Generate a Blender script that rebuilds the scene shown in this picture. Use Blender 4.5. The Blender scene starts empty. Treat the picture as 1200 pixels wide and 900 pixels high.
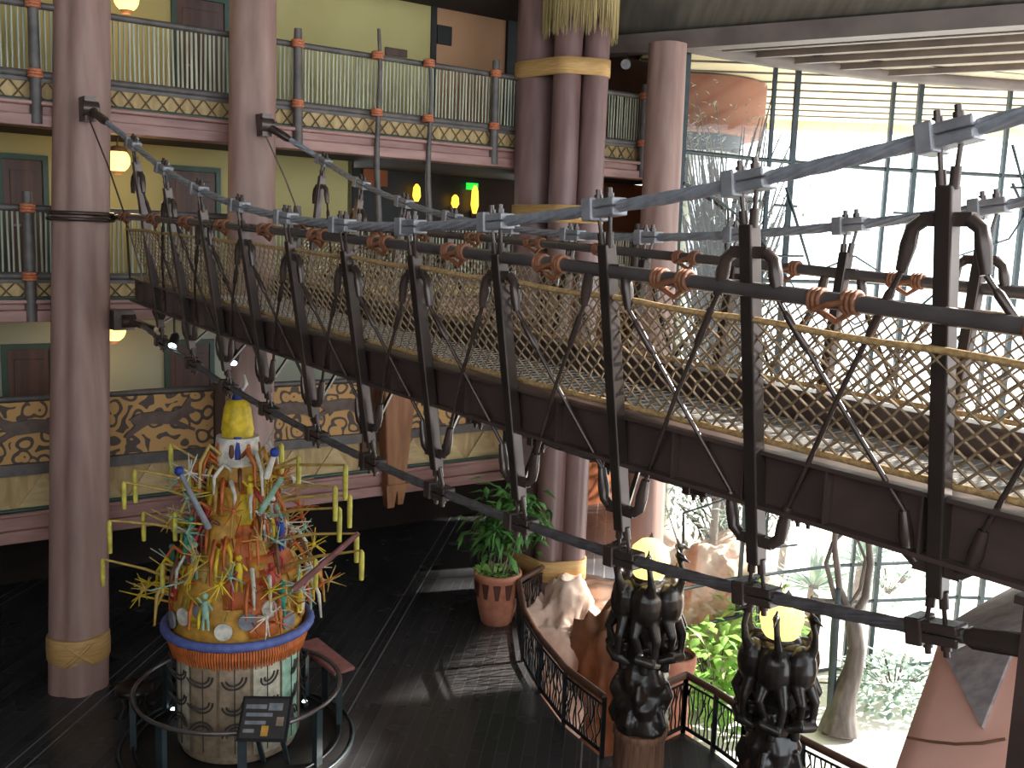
import bpy, bmesh, math, random
import numpy as np
from mathutils import Vector, Matrix, noise
random.seed(7)
S = bpy.context.scene
COL = S.collection
PI = math.pi
V3 = Vector
# ------------------------------------------------------------------ camera
H = 7.9
FPX = 1150.0; PITCH = .143; ROLL = .035
Fv = V3((0, math.cos(PITCH), -math.sin(PITCH)))
R0 = V3((1, 0, 0)); U0 = V3((0, math.sin(PITCH), math.cos(PITCH)))
Rv = R0*math.cos(ROLL) + U0*math.sin(ROLL)
Uv = U0*math.cos(ROLL) - R0*math.sin(ROLL)
CAM = V3((0, 0, H))
def ray(x, y): return Fv + Rv*((x-600)/FPX) - Uv*((y-450)/FPX)
def at(x, y, Z): return CAM + ray(x, y)*Z
def onz(x, y, z=0.0):
    d = ray(x, y); return CAM + d*((z-H)/d.z)
cam_d = bpy.data.cameras.new('camera'); cam = bpy.data.objects.new('camera', cam_d); COL.objects.link(cam)
m = Matrix((Rv, Uv, -Fv)).transposed().to_4x4(); m.translation = CAM
cam.matrix_world = m
cam_d.sensor_width = 36; cam_d.lens = 36*FPX/1200; cam_d.clip_start = .05; cam_d.clip_end = 500
S.camera = cam
# ------------------------------------------------------------------ materials
def new_mat(name):
    mt = bpy.data.materials.new(name); mt.use_nodes = True
    nt = mt.node_tree; b = nt.nodes['Principled BSDF']
    return mt, nt, b
def s2l(c): return tuple(((v/255)/12.92 if v <= 10 else ((v/255+.055)/1.055)**2.4) for v in c)
def rgba(c): return (*s2l(c), 1)
def mat(name, c1, c2=None, rough=.6, metal=0., scale=(4, 4, 4), detail=4, bump=0., coat=0., lo=.35, hi=.65, spec=.5, rot=(0, 0, 0)):
    mt, nt, b = new_mat(name)
    b.inputs['Roughness'].default_value = rough; b.inputs['Metallic'].default_value = metal
    b.inputs['Coat Weight'].default_value = coat; b.inputs['Specular IOR Level'].default_value = spec
    if c2 is None: c2 = tuple(v*.86 for v in c1)
    tc = nt.nodes.new('ShaderNodeTexCoord'); mp = nt.nodes.new('ShaderNodeMapping'); mp.inputs['Scale'].default_value = scale; mp.inputs['Rotation'].default_value = rot
    nz = nt.nodes.new('ShaderNodeTexNoise'); nz.inputs['Scale'].default_value = 1; nz.inputs['Detail'].default_value = detail
    rp = nt.nodes.new('ShaderNodeValToRGB')
    rp.color_ramp.elements[0].position = lo; rp.color_ramp.elements[1].position = hi
    rp.color_ramp.elements[0].color = rgba(c1); rp.color_ramp.elements[1].color = rgba(c2)
    L = nt.links.new
    L(tc.outputs['Object'], mp.inputs[0]); L(mp.outputs[0], nz.inputs['Vector']); L(nz.outputs['Fac'], rp.inputs[0]); L(rp.outputs[0], b.inputs['Base Color'])
    if bump:
        bp_ = nt.nodes.new('ShaderNodeBump'); bp_.inputs['Strength'].default_value = bump; bp_.inputs['Distance'].default_value = .02
        L(nz.outputs['Fac'], bp_.inputs['Height']); L(bp_.outputs[0], b.inputs['Normal'])
    return mt
def emit(name, c, strength):
    mt, nt, b = new_mat(name)
    b.inputs['Base Color'].default_value = rgba(c); b.inputs['Emission Color'].default_value = rgba(c); b.inputs['Emission Strength'].default_value = strength
    return mt
M = {}
M['bark'] = mat('column_wood', (136, 104, 96), (160, 129, 119), .5, scale=(5, 5, .3), bump=.15, lo=.3, hi=.7)
M['bark_dark'] = mat('shaft_wood', (104, 77, 74), (128, 99, 95), .4, scale=(5, 5, .3), bump=.12, lo=.3, hi=.7)
M['band'] = mat('band_rope', (172, 130, 76), (196, 156, 100), .7, scale=(3, 3, 40), bump=.3)
M['straw'] = mat('straw', (138, 118, 76), (184, 164, 116), .9, scale=(40, 40, 1.2), bump=.4)
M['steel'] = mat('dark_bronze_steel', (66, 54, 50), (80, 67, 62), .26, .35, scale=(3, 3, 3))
M['post'] = mat('post_steel', (74, 65, 61), (88, 77, 72), .28, .7, scale=(3, 3, 3))
M['bay'] = mat('bay_boards', (172, 160, 134), (192, 180, 154), .8, scale=(5, .5, .5), rot=(0, 0, .49))
M['girder'] = mat('girder_paint', (70, 56, 52), (86, 70, 65), .3, .2, scale=(2, 2, 2))
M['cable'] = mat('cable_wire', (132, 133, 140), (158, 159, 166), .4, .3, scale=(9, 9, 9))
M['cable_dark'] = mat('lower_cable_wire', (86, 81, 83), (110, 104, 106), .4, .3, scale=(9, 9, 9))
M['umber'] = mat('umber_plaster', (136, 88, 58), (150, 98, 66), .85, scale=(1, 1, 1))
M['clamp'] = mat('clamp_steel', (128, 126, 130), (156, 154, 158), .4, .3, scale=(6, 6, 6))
M['tube'] = mat('handrail_tube', (92, 84, 84), (108, 99, 98), .22, .45, scale=(3, 3, 3))
M['rope'] = mat('rope', (150, 116, 74), (190, 156, 106), .8, scale=(30, 30, 30), bump=.4)
M['net'] = mat('net_rope', (116, 95, 72), (150, 127, 98), .8, scale=(20, 20, 20))
M['leather'] = mat('lashing', (112, 68, 45), (142, 90, 60), .6, scale=(25, 25, 25), bump=.3)
M['lash'] = mat('orange_lashing', (168, 92, 62), (196, 120, 84), .7, scale=(30, 30, 30), bump=.3)
M['deck'] = mat('deck_boards', (168, 164, 160), (190, 186, 180), .16, scale=(2, 14, 2), coat=.5)
M['cream'] = mat('cream_plaster', (176, 162, 108), (184, 170, 116), .85, scale=(1, 1, 1))
M['cream_low'] = mat('pale_plaster', (168, 168, 148), (178, 177, 157), .85, scale=(1, 1, 1))
M['peach'] = mat('peach_plaster', (168, 124, 90), (178, 134, 100), .85, scale=(1, 1, 1))
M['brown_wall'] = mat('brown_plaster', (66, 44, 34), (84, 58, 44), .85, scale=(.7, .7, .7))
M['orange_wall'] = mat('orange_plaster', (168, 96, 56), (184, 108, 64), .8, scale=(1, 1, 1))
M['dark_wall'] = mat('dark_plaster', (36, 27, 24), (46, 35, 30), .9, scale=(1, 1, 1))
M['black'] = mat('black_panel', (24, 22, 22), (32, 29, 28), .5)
M['door'] = mat('door_wood', (70, 46, 40), (92, 62, 52), .5, scale=(6, 6, .6))
M['green_trim'] = mat('green_trim', (44, 66, 56), (54, 78, 66), .5)
M['ledge'] = mat('ledge_pink_wood', (134, 95, 89), (164, 123, 114), .5, scale=(1, 1, 6), bump=.1)
M['rail'] = mat('grey_rail_wood', (74, 68, 66), (96, 88, 84), .5, scale=(4, 4, 4))
M['picket'] = mat('picket_reed', (150, 152, 132), (186, 186, 164), .6, scale=(6, 6, 1))
M['tan'] = mat('tan_reed_mat', (158, 129, 86), (186, 158, 112), .7, scale=(9, 9, 2), bump=.2)
M['tan2'] = mat('tan_reed_mat_light', (174, 148, 104), (196, 170, 126), .7, scale=(2, 2, 9), bump=.2)
M['lattice'] = mat('lattice_bamboo', (96, 80, 60), (122, 102, 76), .6)
M['silh'] = mat('carved_relief', (84, 68, 62), (104, 86, 78), .7, scale=(5, 5, 5))
M['roof'] = mat('ceiling_planks', (66, 62, 56), (88, 82, 74), .7, scale=(5, .5, .5), bump=.2, rot=(0, 0, .49))
M['beam'] = mat('ceiling_beam', (92, 80, 76), (112, 98, 92), .6, scale=(1, 1, 1))
M['soffit'] = mat('soffit_boards', (216, 200, 160), (228, 212, 176), .8, scale=(.3, 6, .3))
M['terra'] = mat('terracotta_plaster', (134, 82, 62), (146, 92, 70), .8, scale=(1, 1, 1))
M['fire'] = mat('pink_plaster', (222, 164, 146), (232, 180, 162), .75, scale=(1.2, 1.2, 1.2), bump=.1)
M['slate'] = mat('grey_stone_cap', (128, 118, 120), (162, 152, 152), .6, scale=(1.5, 9, 9), bump=.3)
M['mullion'] = mat('mullion_steel', (40, 50, 54), (54, 64, 68), .4, .3)
M['pot'] = mat('terracotta_pot', (180, 112, 88), (198, 132, 104), .65, scale=(5, 5, 5), bump=.1)
M['potdark'] = mat('pot_dark_glaze', (84, 48, 40), (100, 58, 48), .5)
M['soil'] = mat('soil', (50, 40, 32), (70, 58, 44), .95, scale=(20, 20, 20), bump=.5)
M['leaf'] = mat('leaf_green', (48, 96, 44), (96, 148, 72), .45, scale=(3, 3, 3))
M['leaf_light'] = mat('leaf_light_green', (120, 176, 70), (168, 208, 110), .5, scale=(3, 3, 3))
M['leaf_grey'] = mat('leaf_grey_green', (142, 166, 152), (190, 208, 192), .6, scale=(2, 2, 2))
M['twig'] = mat('twig_grey', (92, 80, 74), (120, 108, 100), .8)
M['trunk'] = mat('trunk_wood', (70, 62, 58), (98, 88, 82), .55, scale=(8, 8, 1), bump=.4)
M['carved'] = mat('carved_dark_wood', (30, 25, 23), (46, 38, 34), .3, scale=(6, 6, 6), bump=.3)
M['drum'] = mat('drum_bark', (104, 72, 54), (146, 108, 84), .8, scale=(26, 26, 1.5), bump=.6)
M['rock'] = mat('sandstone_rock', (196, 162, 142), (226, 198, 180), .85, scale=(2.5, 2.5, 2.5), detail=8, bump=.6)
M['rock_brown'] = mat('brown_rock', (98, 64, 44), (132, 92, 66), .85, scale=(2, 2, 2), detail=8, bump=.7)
M['iron'] = mat('black_iron', (26, 28, 32), (36, 38, 42), .4, .4)
M['wood_rail'] = mat('wood_hand_rail', (74, 50, 42), (98, 68, 56), .35, scale=(5, 5, 5))
M['corbel'] = mat('corbel_wood', (128, 84, 56), (158, 108, 74), .6, scale=(8, 8, .8), bump=.2)
M['gravel'] = mat('pale_path', (224, 219, 208), (236, 231, 222), .95, scale=(1, 1, 1))
M['lawn'] = mat('planting_soil', (120, 120, 84), (150, 146, 110), .95, scale=(1.5, 1.5, 1.5))
M['globe'] = emit('lamp_globe', (255, 212, 112), 3)
M['globe_pale'] = emit('totem_globe', (255, 224, 136), 1.5)
M['spot'] = emit('spot_lens', (225, 250, 255), 6)
M['exit'] = emit('exit_green', (40, 220, 70), 1.2)
M['amber'] = emit('amber_lamp', (255, 196, 60), 2.5)
# mask colours
for k, c in dict(m_orange=(200, 104, 44), m_yellow=(226, 192, 40), m_tassel=(206, 190, 76), m_gold=(204, 150, 60), m_white=(222, 214, 200), m_red=(176, 52, 48), m_blue=(36, 60, 150), m_teal=(56, 150, 128), m_hoop=(92, 104, 170), m_straw=(198, 164, 84), m_mint=(150, 184, 160), m_grey=(130, 132, 138), m_pinkwood=(150, 96, 92), m_brown=(110, 66, 44), m_cloth=(150, 128, 104), m_palecloth=(186, 176, 154), m_dark=(52, 44, 42)).items():
    M[k] = mat(k[2:]+'_mask_paint', c, tuple(v*.8 for v in c), .6, scale=(8, 8, 8))
# glass
def glass():
    mt, nt, b = new_mat('window_glass')
    nt.nodes.remove(b)
    out = nt.nodes['Material Output']
    t = nt.nodes.new('ShaderNodeBsdfTransparent'); t.inputs[0].default_value = (.93, .97, .98, 1)
    g = nt.nodes.new('ShaderNodeBsdfGlossy'); g.inputs['Roughness'].default_value = .03
    mx = nt.nodes.new('ShaderNodeMixShader'); mx.inputs[0].default_value = .05
    nt.links.new(t.outputs[0], mx.inputs[1]); nt.links.new(g.outputs[0], mx.inputs[2]); nt.links.new(mx.outputs[0], out.inputs[0])
    return mt
M['glass'] = glass()
def plank_floor():
    mt, nt, b = new_mat('dark_plank_floor')
    L = nt.links.new
    tc = nt.nodes.new('ShaderNodeTexCoord'); mp = nt.nodes.new('ShaderNodeMapping'); mp.inputs['Rotation'].default_value = (0, 0, FLOOR_ROT)
    br = nt.nodes.new('ShaderNodeTexBrick'); br.inputs['Scale'].default_value = 1
    br.inputs['Brick Width'].default_value = 2.6; br.inputs['Row Height'].default_value = .21; br.inputs['Mortar Size'].default_value = .008
    br.inputs['Color1'].default_value = rgba((46, 46, 47)); br.inputs['Color2'].default_value = rgba((58, 57, 58)); br.inputs['Mortar'].default_value = rgba((68, 67, 67)); b.inputs['Specular IOR Level'].default_value = .35
    nz = nt.nodes.new('ShaderNodeTexNoise'); nz.inputs['Scale'].default_value = 1.3
    rr = nt.nodes.new('ShaderNodeMapRange'); rr.inputs[3].default_value = .16; rr.inputs[4].default_value = .34
    # thin pale inlay strips in pairs
    sx = nt.nodes.new('ShaderNodeSeparateXYZ')
    def mth(op, a, v=None):
        n_ = nt.nodes.new('ShaderNodeMath'); n_.operation = op
        L(a, n_.inputs[0])
        if v is not None: n_.inputs[1].default_value = v
        return n_.outputs[0]
    L(tc.outputs['Object'], mp.inputs[0]); L(mp.outputs[0], br.inputs['Vector']); L(mp.outputs[0], sx.inputs[0]); L(tc.outputs['Object'], nz.inputs['Vector'])
    L(nz.outputs['Fac'], rr.inputs[0]); L(rr.outputs[0], b.inputs['Roughness'])
    p = mth('PINGPONG', sx.outputs[1], 2.1)
    d = mth('ABSOLUTE', mth('SUBTRACT', p, .13)); k = mth('LESS_THAN', d, .014)
    mx = nt.nodes.new('ShaderNodeMix'); mx.data_type = 'RGBA'
    L(k, mx.inputs[0]); L(br.outputs['Color'], mx.inputs[6]); mx.inputs[7].default_value = rgba((120, 118, 116)); L(mx.outputs[2], b.inputs['Base Color'])
    return mt
a_, b_ = onz(445, 890), onz(500, 770)
FLOOR_ROT = -math.atan2(b_.y-a_.y, b_.x-a_.x)
M['floor'] = plank_floor()
def pattern_mat():
    mt, nt, b = new_mat('carved_pattern_board'); L = nt.links.new
    b.inputs['Roughness'].default_value = .8
    tc = nt.nodes.new('ShaderNodeTexCoord')
    nz = nt.nodes.new('ShaderNodeTexNoise'); nz.inputs['Scale'].default_value = 1.7; nz.inputs['Detail'].default_value = 1
    mx0 = nt.nodes.new('ShaderNodeMix'); mx0.data_type = 'RGBA'; mx0.inputs[0].default_value = .25
    vo = nt.nodes.new('ShaderNodeTexVoronoi'); vo.feature = 'SMOOTH_F1'; vo.inputs['Scale'].default_value = 4.4; vo.inputs['Smoothness'].default_value = .25
    wv = nt.nodes.new('ShaderNodeMath'); wv.operation = 'PINGPONG'; wv.inputs[1].default_value = .21
    rp = nt.nodes.new('ShaderNodeValToRGB'); e = rp.color_ramp.elements
    e[0].position = .36; e[0].color = rgba((84, 70, 64)); e[1].position = .44; e[1].color = rgba((190, 146, 92))
    ml = nt.nodes.new('ShaderNodeMath'); ml.operation = 'MULTIPLY'; ml.inputs[1].default_value = 4.76
    L(tc.outputs['Object'], nz.inputs['Vector']); L(tc.outputs['Object'], mx0.inputs[6]); L(nz.outputs['Color'], mx0.inputs[7]); L(mx0.outputs[2], vo.inputs['Vector'])
    L(vo.outputs['Distance'], wv.inputs[0]); L(wv.outputs[0], ml.inputs[0]); L(ml.outputs[0], rp.inputs[0]); L(rp.outputs[0], b.inputs['Base Color'])
    return mt
M['pattern'] = pattern_mat()
# ------------------------------------------------------------------ mesh builder
class MB:
    def __init__(s): s.v = []; s.f = []; s.smooth = []
    def add(s, vs, fs, smooth=False):
        o = len(s.v); s.v += [V3(v) for v in vs]; s.f += [tuple(i+o for i in f) for f in fs]; s.smooth += [smooth]*len(fs); return s
    def frame_box(s, o, ax, ay, az, r):
        (x0, x1), (y0, y1), (z0, z1) = r
        vs = [o+ax*x+ay*y+az*z for x in (x0, x1) for y in (y0, y1) for z in (z0, z1)]
        return s.add(vs, [(0, 1, 3, 2), (4, 6, 7, 5), (0, 4, 5, 1), (2, 3, 7, 6), (0, 2, 6, 4), (1, 5, 7, 3)])
    def box(s, c, d, rz=0.0):
        ax = V3((math.cos(rz), math.sin(rz), 0)); ay = V3((-math.sin(rz), math.cos(rz), 0))
        return s.frame_box(V3(c), ax, ay, V3((0, 0, 1)), tuple((-k/2, k/2) for k in d))
    def bar(s, a, b, w, d=None, up=None):
        """box bar from a to b, w across, d in the up direction"""
        a = V3(a); b = V3(b); d = w if d is None else d
        t = (b-a); ln = t.length; t.normalize()
        u = V3(up) if up else (V3((0, 0, 1)) if abs(t.z) < .95 else V3((1, 0, 0)))
        x = t.cross(u).normalized(); u = x.cross(t).normalized()
        return s.frame_box(a, x, t, u, ((-w/2, w/2), (0, ln), (-d/2, d/2)))
    def tube(s, pts, rad, n=8, caps=True, closed=False, lobes=0, amp=0., twist=0.):
        pts = [V3(p) for p in pts]; k = len(pts)
        rads = rad if isinstance(rad, (list, tuple)) else [rad]*k
        tang = []
        for i in range(k):
            if closed: t = pts[(i+1) % k]-pts[i-1]
            else: t = pts[min(i+1, k-1)]-pts[max(i-1, 0)]
            tang.append(t.normalized() if t.length > 1e-9 else V3((0, 0, 1)))
        u = V3((0, 0, 1)) if abs(tang[0].z) < .9 else V3((1, 0, 0))
        vs = []; ph = 0.
        for i in range(k):
            t = tang[i]; u = (u-t*u.dot(t))
            if u.length < 1e-6: u = t.orthogonal()
            u.normalize(); w = t.cross(u)
            if i and twist: ph += twist*(pts[i]-pts[i-1]).length
            for j in range(n):
                a = 2*PI*j/n
                r = rads[i]*(1+(amp*abs(math.cos(lobes*a/2+ph)) if lobes else 0))
                vs.append(pts[i]+u*(r*math.cos(a))+w*(r*math.sin(a)))
        fs = []
        for i in range(k if closed else k-1):
            for j in range(n):
                i2 = (i+1) % k
                fs.append((i*n+j, i*n+(j+1) % n, i2*n+(j+1) % n, i2*n+j))
        s.add(vs, fs, n > 4)
        if caps and not closed:
            s.add(vs[:n], [tuple(range(n))[::-1]]); s.add(vs[-n:], [tuple(range(n))])
        return s
    def lathe(s, c, prof, n=24, lob=None, smooth=True, caps=True):
        """prof: (radius, z); lob(angle, z) multiplies the radius"""
        c = V3(c); k = len(prof); vs = []
        for r, z in prof:
            for j in range(n):
                a = 2*PI*j/n; q = r*(lob(a, z) if lob else 1)
                vs.append(c+V3((q*math.cos(a), q*math.sin(a), z)))
        fs = [(i*n+j, i*n+(j+1) % n, (i+1)*n+(j+1) % n, (i+1)*n+j) for i in range(k-1) for j in range(n)]
        s.add(vs, fs, smooth)
        if caps: s.add(vs[:n], [tuple(range(n))[::-1]]); s.add(vs[-n:], [tuple(range(n))])
        return s
    def ball(s, c, r, n=12, sq=(1, 1, 1), rot=None):
        c = V3(c); m_ = n//2; vs = []
        for i in range(1, m_):
            th = PI*i/m_
            for j in range(n):
                a = 2*PI*j/n; p = V3((sq[0]*r*math.sin(th)*math.cos(a), sq[1]*r*math.sin(th)*math.sin(a), sq[2]*r*math.cos(th)))
                vs.append(c+(rot @ p if rot else p))
        t = V3((0, 0, sq[2]*r)); vs += [c+(rot @ t if rot else t), c-(rot @ t if rot else t)]
        fs = [(i*n+j, (i+1)*n+j, (i+1)*n+(j+1) % n, i*n+(j+1) % n) for i in range(m_-2) for j in range(n)]
        T = len(vs)-2
        fs += [(T, j, (j+1) % n) for j in range(n)] + [(T+1, (m_-2)*n+(j+1) % n, (m_-2)*n+j) for j in range(n)]
        return s.add(vs, fs, True)
    def prism(s, poly, o, ax, ay, az, d):
        k = len(poly)
        vs = [o+ax*p[0]+ay*p[1] for p in poly]+[o+ax*p[0]+ay*p[1]+az*d for p in poly]
        fs = [tuple(range(k)), tuple(range(k, 2*k))[::-1]]+[(i, (i+1) % k, (i+1) % k+k, i+k) for i in range(k)]
        return s.add(vs, fs)
    def leaf(s, p, d, up, L, w, droop=.3):
        d = V3(d).normalized(); x = d.cross(V3(up));
        x = x.normalized() if x.length > 1e-4 else d.orthogonal().normalized()
        u = x.cross(d)
        q = [p, p+d*L*.45+x*w-u*L*.02, p+d*L*.5+u*w*.25, p+d*L*.45-x*w-u*L*.02, p+d*L-u*L*droop]
        return s.add(q, [(0, 1, 2), (0, 2, 3), (1, 4, 2), (2, 4, 3)], True)
    def build(s, name, material, parent=None, origin=None):
        o = V3(origin) if origin is not None else V3((0, 0, 0))
        base = V3(parent['_w']) if parent is not None and '_w' in parent else V3((0, 0, 0))
        if parent is not None: o = base
        elif origin is None:
            xs = [v.x for v in s.v]; ys = [v.y for v in s.v]; zs = [v.z for v in s.v]
            o = V3(((min(xs)+max(xs))/2, (min(ys)+max(ys))/2, min(zs)))
        me = bpy.data.meshes.new(name)
        me.from_pydata([v-o for v in s.v], [], s.f)
        me.polygons.foreach_set('use_smooth', s.smooth)
        me.materials.append(material if not isinstance(material, str) else M[material])
        bm = bmesh.new(); bm.from_mesh(me); bmesh.ops.recalc_face_normals(bm, faces=bm.faces); bm.to_mesh(me); bm.free()
        ob = bpy.data.objects.new(name, me); COL.objects.link(ob)
        ob['_w'] = tuple(o)
        if parent is not None: ob.parent = parent
        else: ob.location = o
        return ob
def thing(name, loc, label, cat, group=None):
    o = bpy.data.objects.new(name, None); COL.objects.link(o); o.location = loc; o.empty_display_size = .2
    o['_w'] = tuple(V3(loc)); o['label'] = label; o['category'] = cat
    if group: o['group'] = group
    return o
def tag(o, label, cat, group=None):
    o['label'] = label; o['category'] = cat
    if group: o['group'] = group
    return o
def struct(o, label=None, cat=None):
    o['kind'] = 'structure'
    if label: o['label'] = label
    if cat: o['category'] = cat
    return o
def plabel(o, t): o['label'] = t; return o
def bevel(o, w=.01, seg=2):
    b = o.modifiers.new('bevel', 'BEVEL'); b.width = w; b.segments = seg; b.limit_method = 'ANGLE'; return o
def fuse(o, vox=.02, it=4):
    r = o.modifiers.new('remesh', 'REMESH'); r.mode = 'VOXEL'; r.voxel_size = vox; r.use_smooth_shade = True
    sm = o.modifiers.new('smooth', 'SMOOTH'); sm.iterations = it; return o
Z = V3((0, 0, 1))
# ------------------------------------------------------------------ bridge frame
vp = ray(-350, 192).normalized()
dp = V3((vp.x, vp.y, 0)).normalized(); nn = V3((dp.y, -dp.x, 0))
def B(s, n, z): return V3((0, 0, H+z))+dp*s+nn*n
CN = 7.05
SP = [2.81+1.345*k for k in range(11)]
def pf(xs, ys, d): return np.poly1d(np.polyfit(xs, ys, d))
s_ = [16.26, 14.97, 13.67, 12.32, 10.99, 9.73, 8.21, 6.90, 5.53, 4.14, 2.81]
flz = pf(s_, [-.88, -.98, -1.04, -1.11, -1.16, -1.20, -1.25, -1.30, -1.36, -1.39, -1.40], 3)
hdz = pf(s_, [.20, .17, .11, .07, .03, -.02, -.06, -.11, -.18, -.27, -.33], 2)
upz = pf([17.6]+s_+[1.0], [1.93, 1.29, .91, .64, .38, .22, .10, .11, .16, .29, .46, .68, 1.06], 4)
loz = pf([17.4]+s_, [-1.62, -1.85, -2.03, -2.22, -2.37, -2.46, -2.56, -2.58, -2.60, -2.59, -2.46, -2.30], 4)
NT, NB, NF, NH = 5.36, 5.74, 5.63, 5.43
SE0, SE1 = 1.0, 17.45
def mir(n, far): return 2*CN-n if far else n
bridge = thing('suspension_footbridge', B(9, CN, flz(9)-.33), 'dark steel suspension footbridge with rope netting crossing the whole atrium', 'bridge')
def sweep(prof, s0, s1, zf, step=.4):
    mb = MB(); k = max(2, int((s1-s0)/step)); n = len(prof)
    vs = [B(s0+(s1-s0)*i/k, a, zf(s0+(s1-s0)*i/k)+b) for i in range(k+1) for a, b in prof]
    mb.add(vs, [(i*n+j, i*n+(j+1) % n, (i+1)*n+(j+1) % n, (i+1)*n+j) for i in range(k) for j in range(n)])
    mb.add(vs[:n], [tuple(range(n))]); mb.add(vs[-n:], [tuple(range(n))[::-1]])
    return mb
def zero(s): return 0
for far in (0, 1):
    sg = -1 if far else 1
    c0 = mir(NF+.11, far); hw = .11; tw = .011
    ip = [(c0-hw, 0), (c0+hw, 0), (c0+hw, -.03), (c0+tw, -.03), (c0+tw, -.39), (c0+hw, -.39), (c0+hw, -.42), (c0-hw, -.42), (c0-hw, -.39), (c0-tw, -.39), (c0-tw, -.03), (c0-hw, -.03)]
    g = sweep(ip, SE0, SE1, flz)
    for k in range(22):
        s = SP[0]+.1+.6725*k
        if s < SE1: g.frame_box(B(s, c0, flz(s)), dp, nn, Z, ((-.008, .008), (-hw*.85, hw*.85), (-.39, -.03)))
    g.build('girder', 'girder', bridge)
# deck boards and cross beams
nk0, nk1 = NF+.24, mir(NF+.24, 1)
dk = MB(); k = int((SE1-SE0)/.15)
for i in range(k):
    s = SE0+i*.15
    dk.frame_box(B(s, 0, flz(s)-.33), dp, nn, Z, ((.004, .146), (nk0, nk1), (0, .04)))
dk.build('deck', 'deck', bridge)
for i in range(12):
    s = SP[0]-1.345+1.345*i+.1
    MB().frame_box(B(s, 0, flz(s)-.34), dp, nn, Z, ((-.05, .05), (nk0-.1, nk1+.1), (-.12, 0))).build('cross_beam', 'girder', bridge)
# cables
def cable_pts(far, z, n, s0, s1, step):
    k = int((s1-s0)/step); return [B(s0+(s1-s0)*i/k, mir(n, far), z(s0+(s1-s0)*i/k)) for i in range(k+1)]
for far in (0, 1):
    up = cable_pts(far, upz, NT, 0.2, 16.4, .02)
    end = B(17.2, 8.06, 1.97) if far else B(17.62, 5.1, 1.97)
    a0 = up[-1]
    for i in range(1, 61): up.append(a0.lerp(end, i/60))
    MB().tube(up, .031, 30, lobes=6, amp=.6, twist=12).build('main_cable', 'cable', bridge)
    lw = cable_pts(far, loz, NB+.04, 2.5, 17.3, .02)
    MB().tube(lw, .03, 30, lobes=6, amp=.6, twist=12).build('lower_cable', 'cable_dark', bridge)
    # sockets
    sk = MB(); sk.tube([a0.lerp(end, .55), a0.lerp(end, .62), a0.lerp(end, .9)], [.05, .075, .075], 10)
    sk.build('cable_socket', 'steel', bridge)
    lp = B(2.62, mir(NB+.04, far), loz(2.62)); lq = B(2.12, mir(NB+.04, far), loz(2.12))
    MB().tube([lp, lp.lerp(lq, .1), lq], [.05, .075, .075], 10).build('cable_socket', 'steel', bridge)
    lq2 = B(17.6, mir(NB-.1, far), loz(17.3)+.05)
    MB().tube([lw[-1]-(lq2-lw[-1]), lw[-1], lq2], [.045, .07, .07], 10).build('cable_socket', 'steel', bridge)
    # column anchor brackets
    ab = MB(); ab.frame_box(end, dp, nn, Z, ((-.05, .3), (-.09, .09), (-.2, .2))); ab.tube([end-nn*.13, end+nn*.13], .13, 14)
    ab.build('anchor_bracket', 'steel', bridge)
    ab = MB(); ab.frame_box(lq2, dp, nn, Z, ((-.06, .35), (-.25, .1), (-.16, .18))); ab.tube([lq2-nn*.12, lq2+nn*.12], .13, 14)
    ab.build('anchor_bracket', 'steel', bridge)
    # thin tie from the anchor down to the handrail end and the girder
    t = MB(); h_ = B(16.9, mir(NH, far), hdz(16.9)-.05)
    t.tube([end+V3((0, 0, -.2)), end.lerp(h_, .5)+V3((0, 0, -.03)), h_], .014, 6); t.tube([h_, B(16.7, mir(NF, far), flz(16.7))], .014, 6)
    t.tube([B(16.9, mir(NH, far), hdz(16.9)), B(17.4, mir(NF, far), flz(17.4))], .02, 6)
    t.build('tie_rod', 'steel', bridge)
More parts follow.
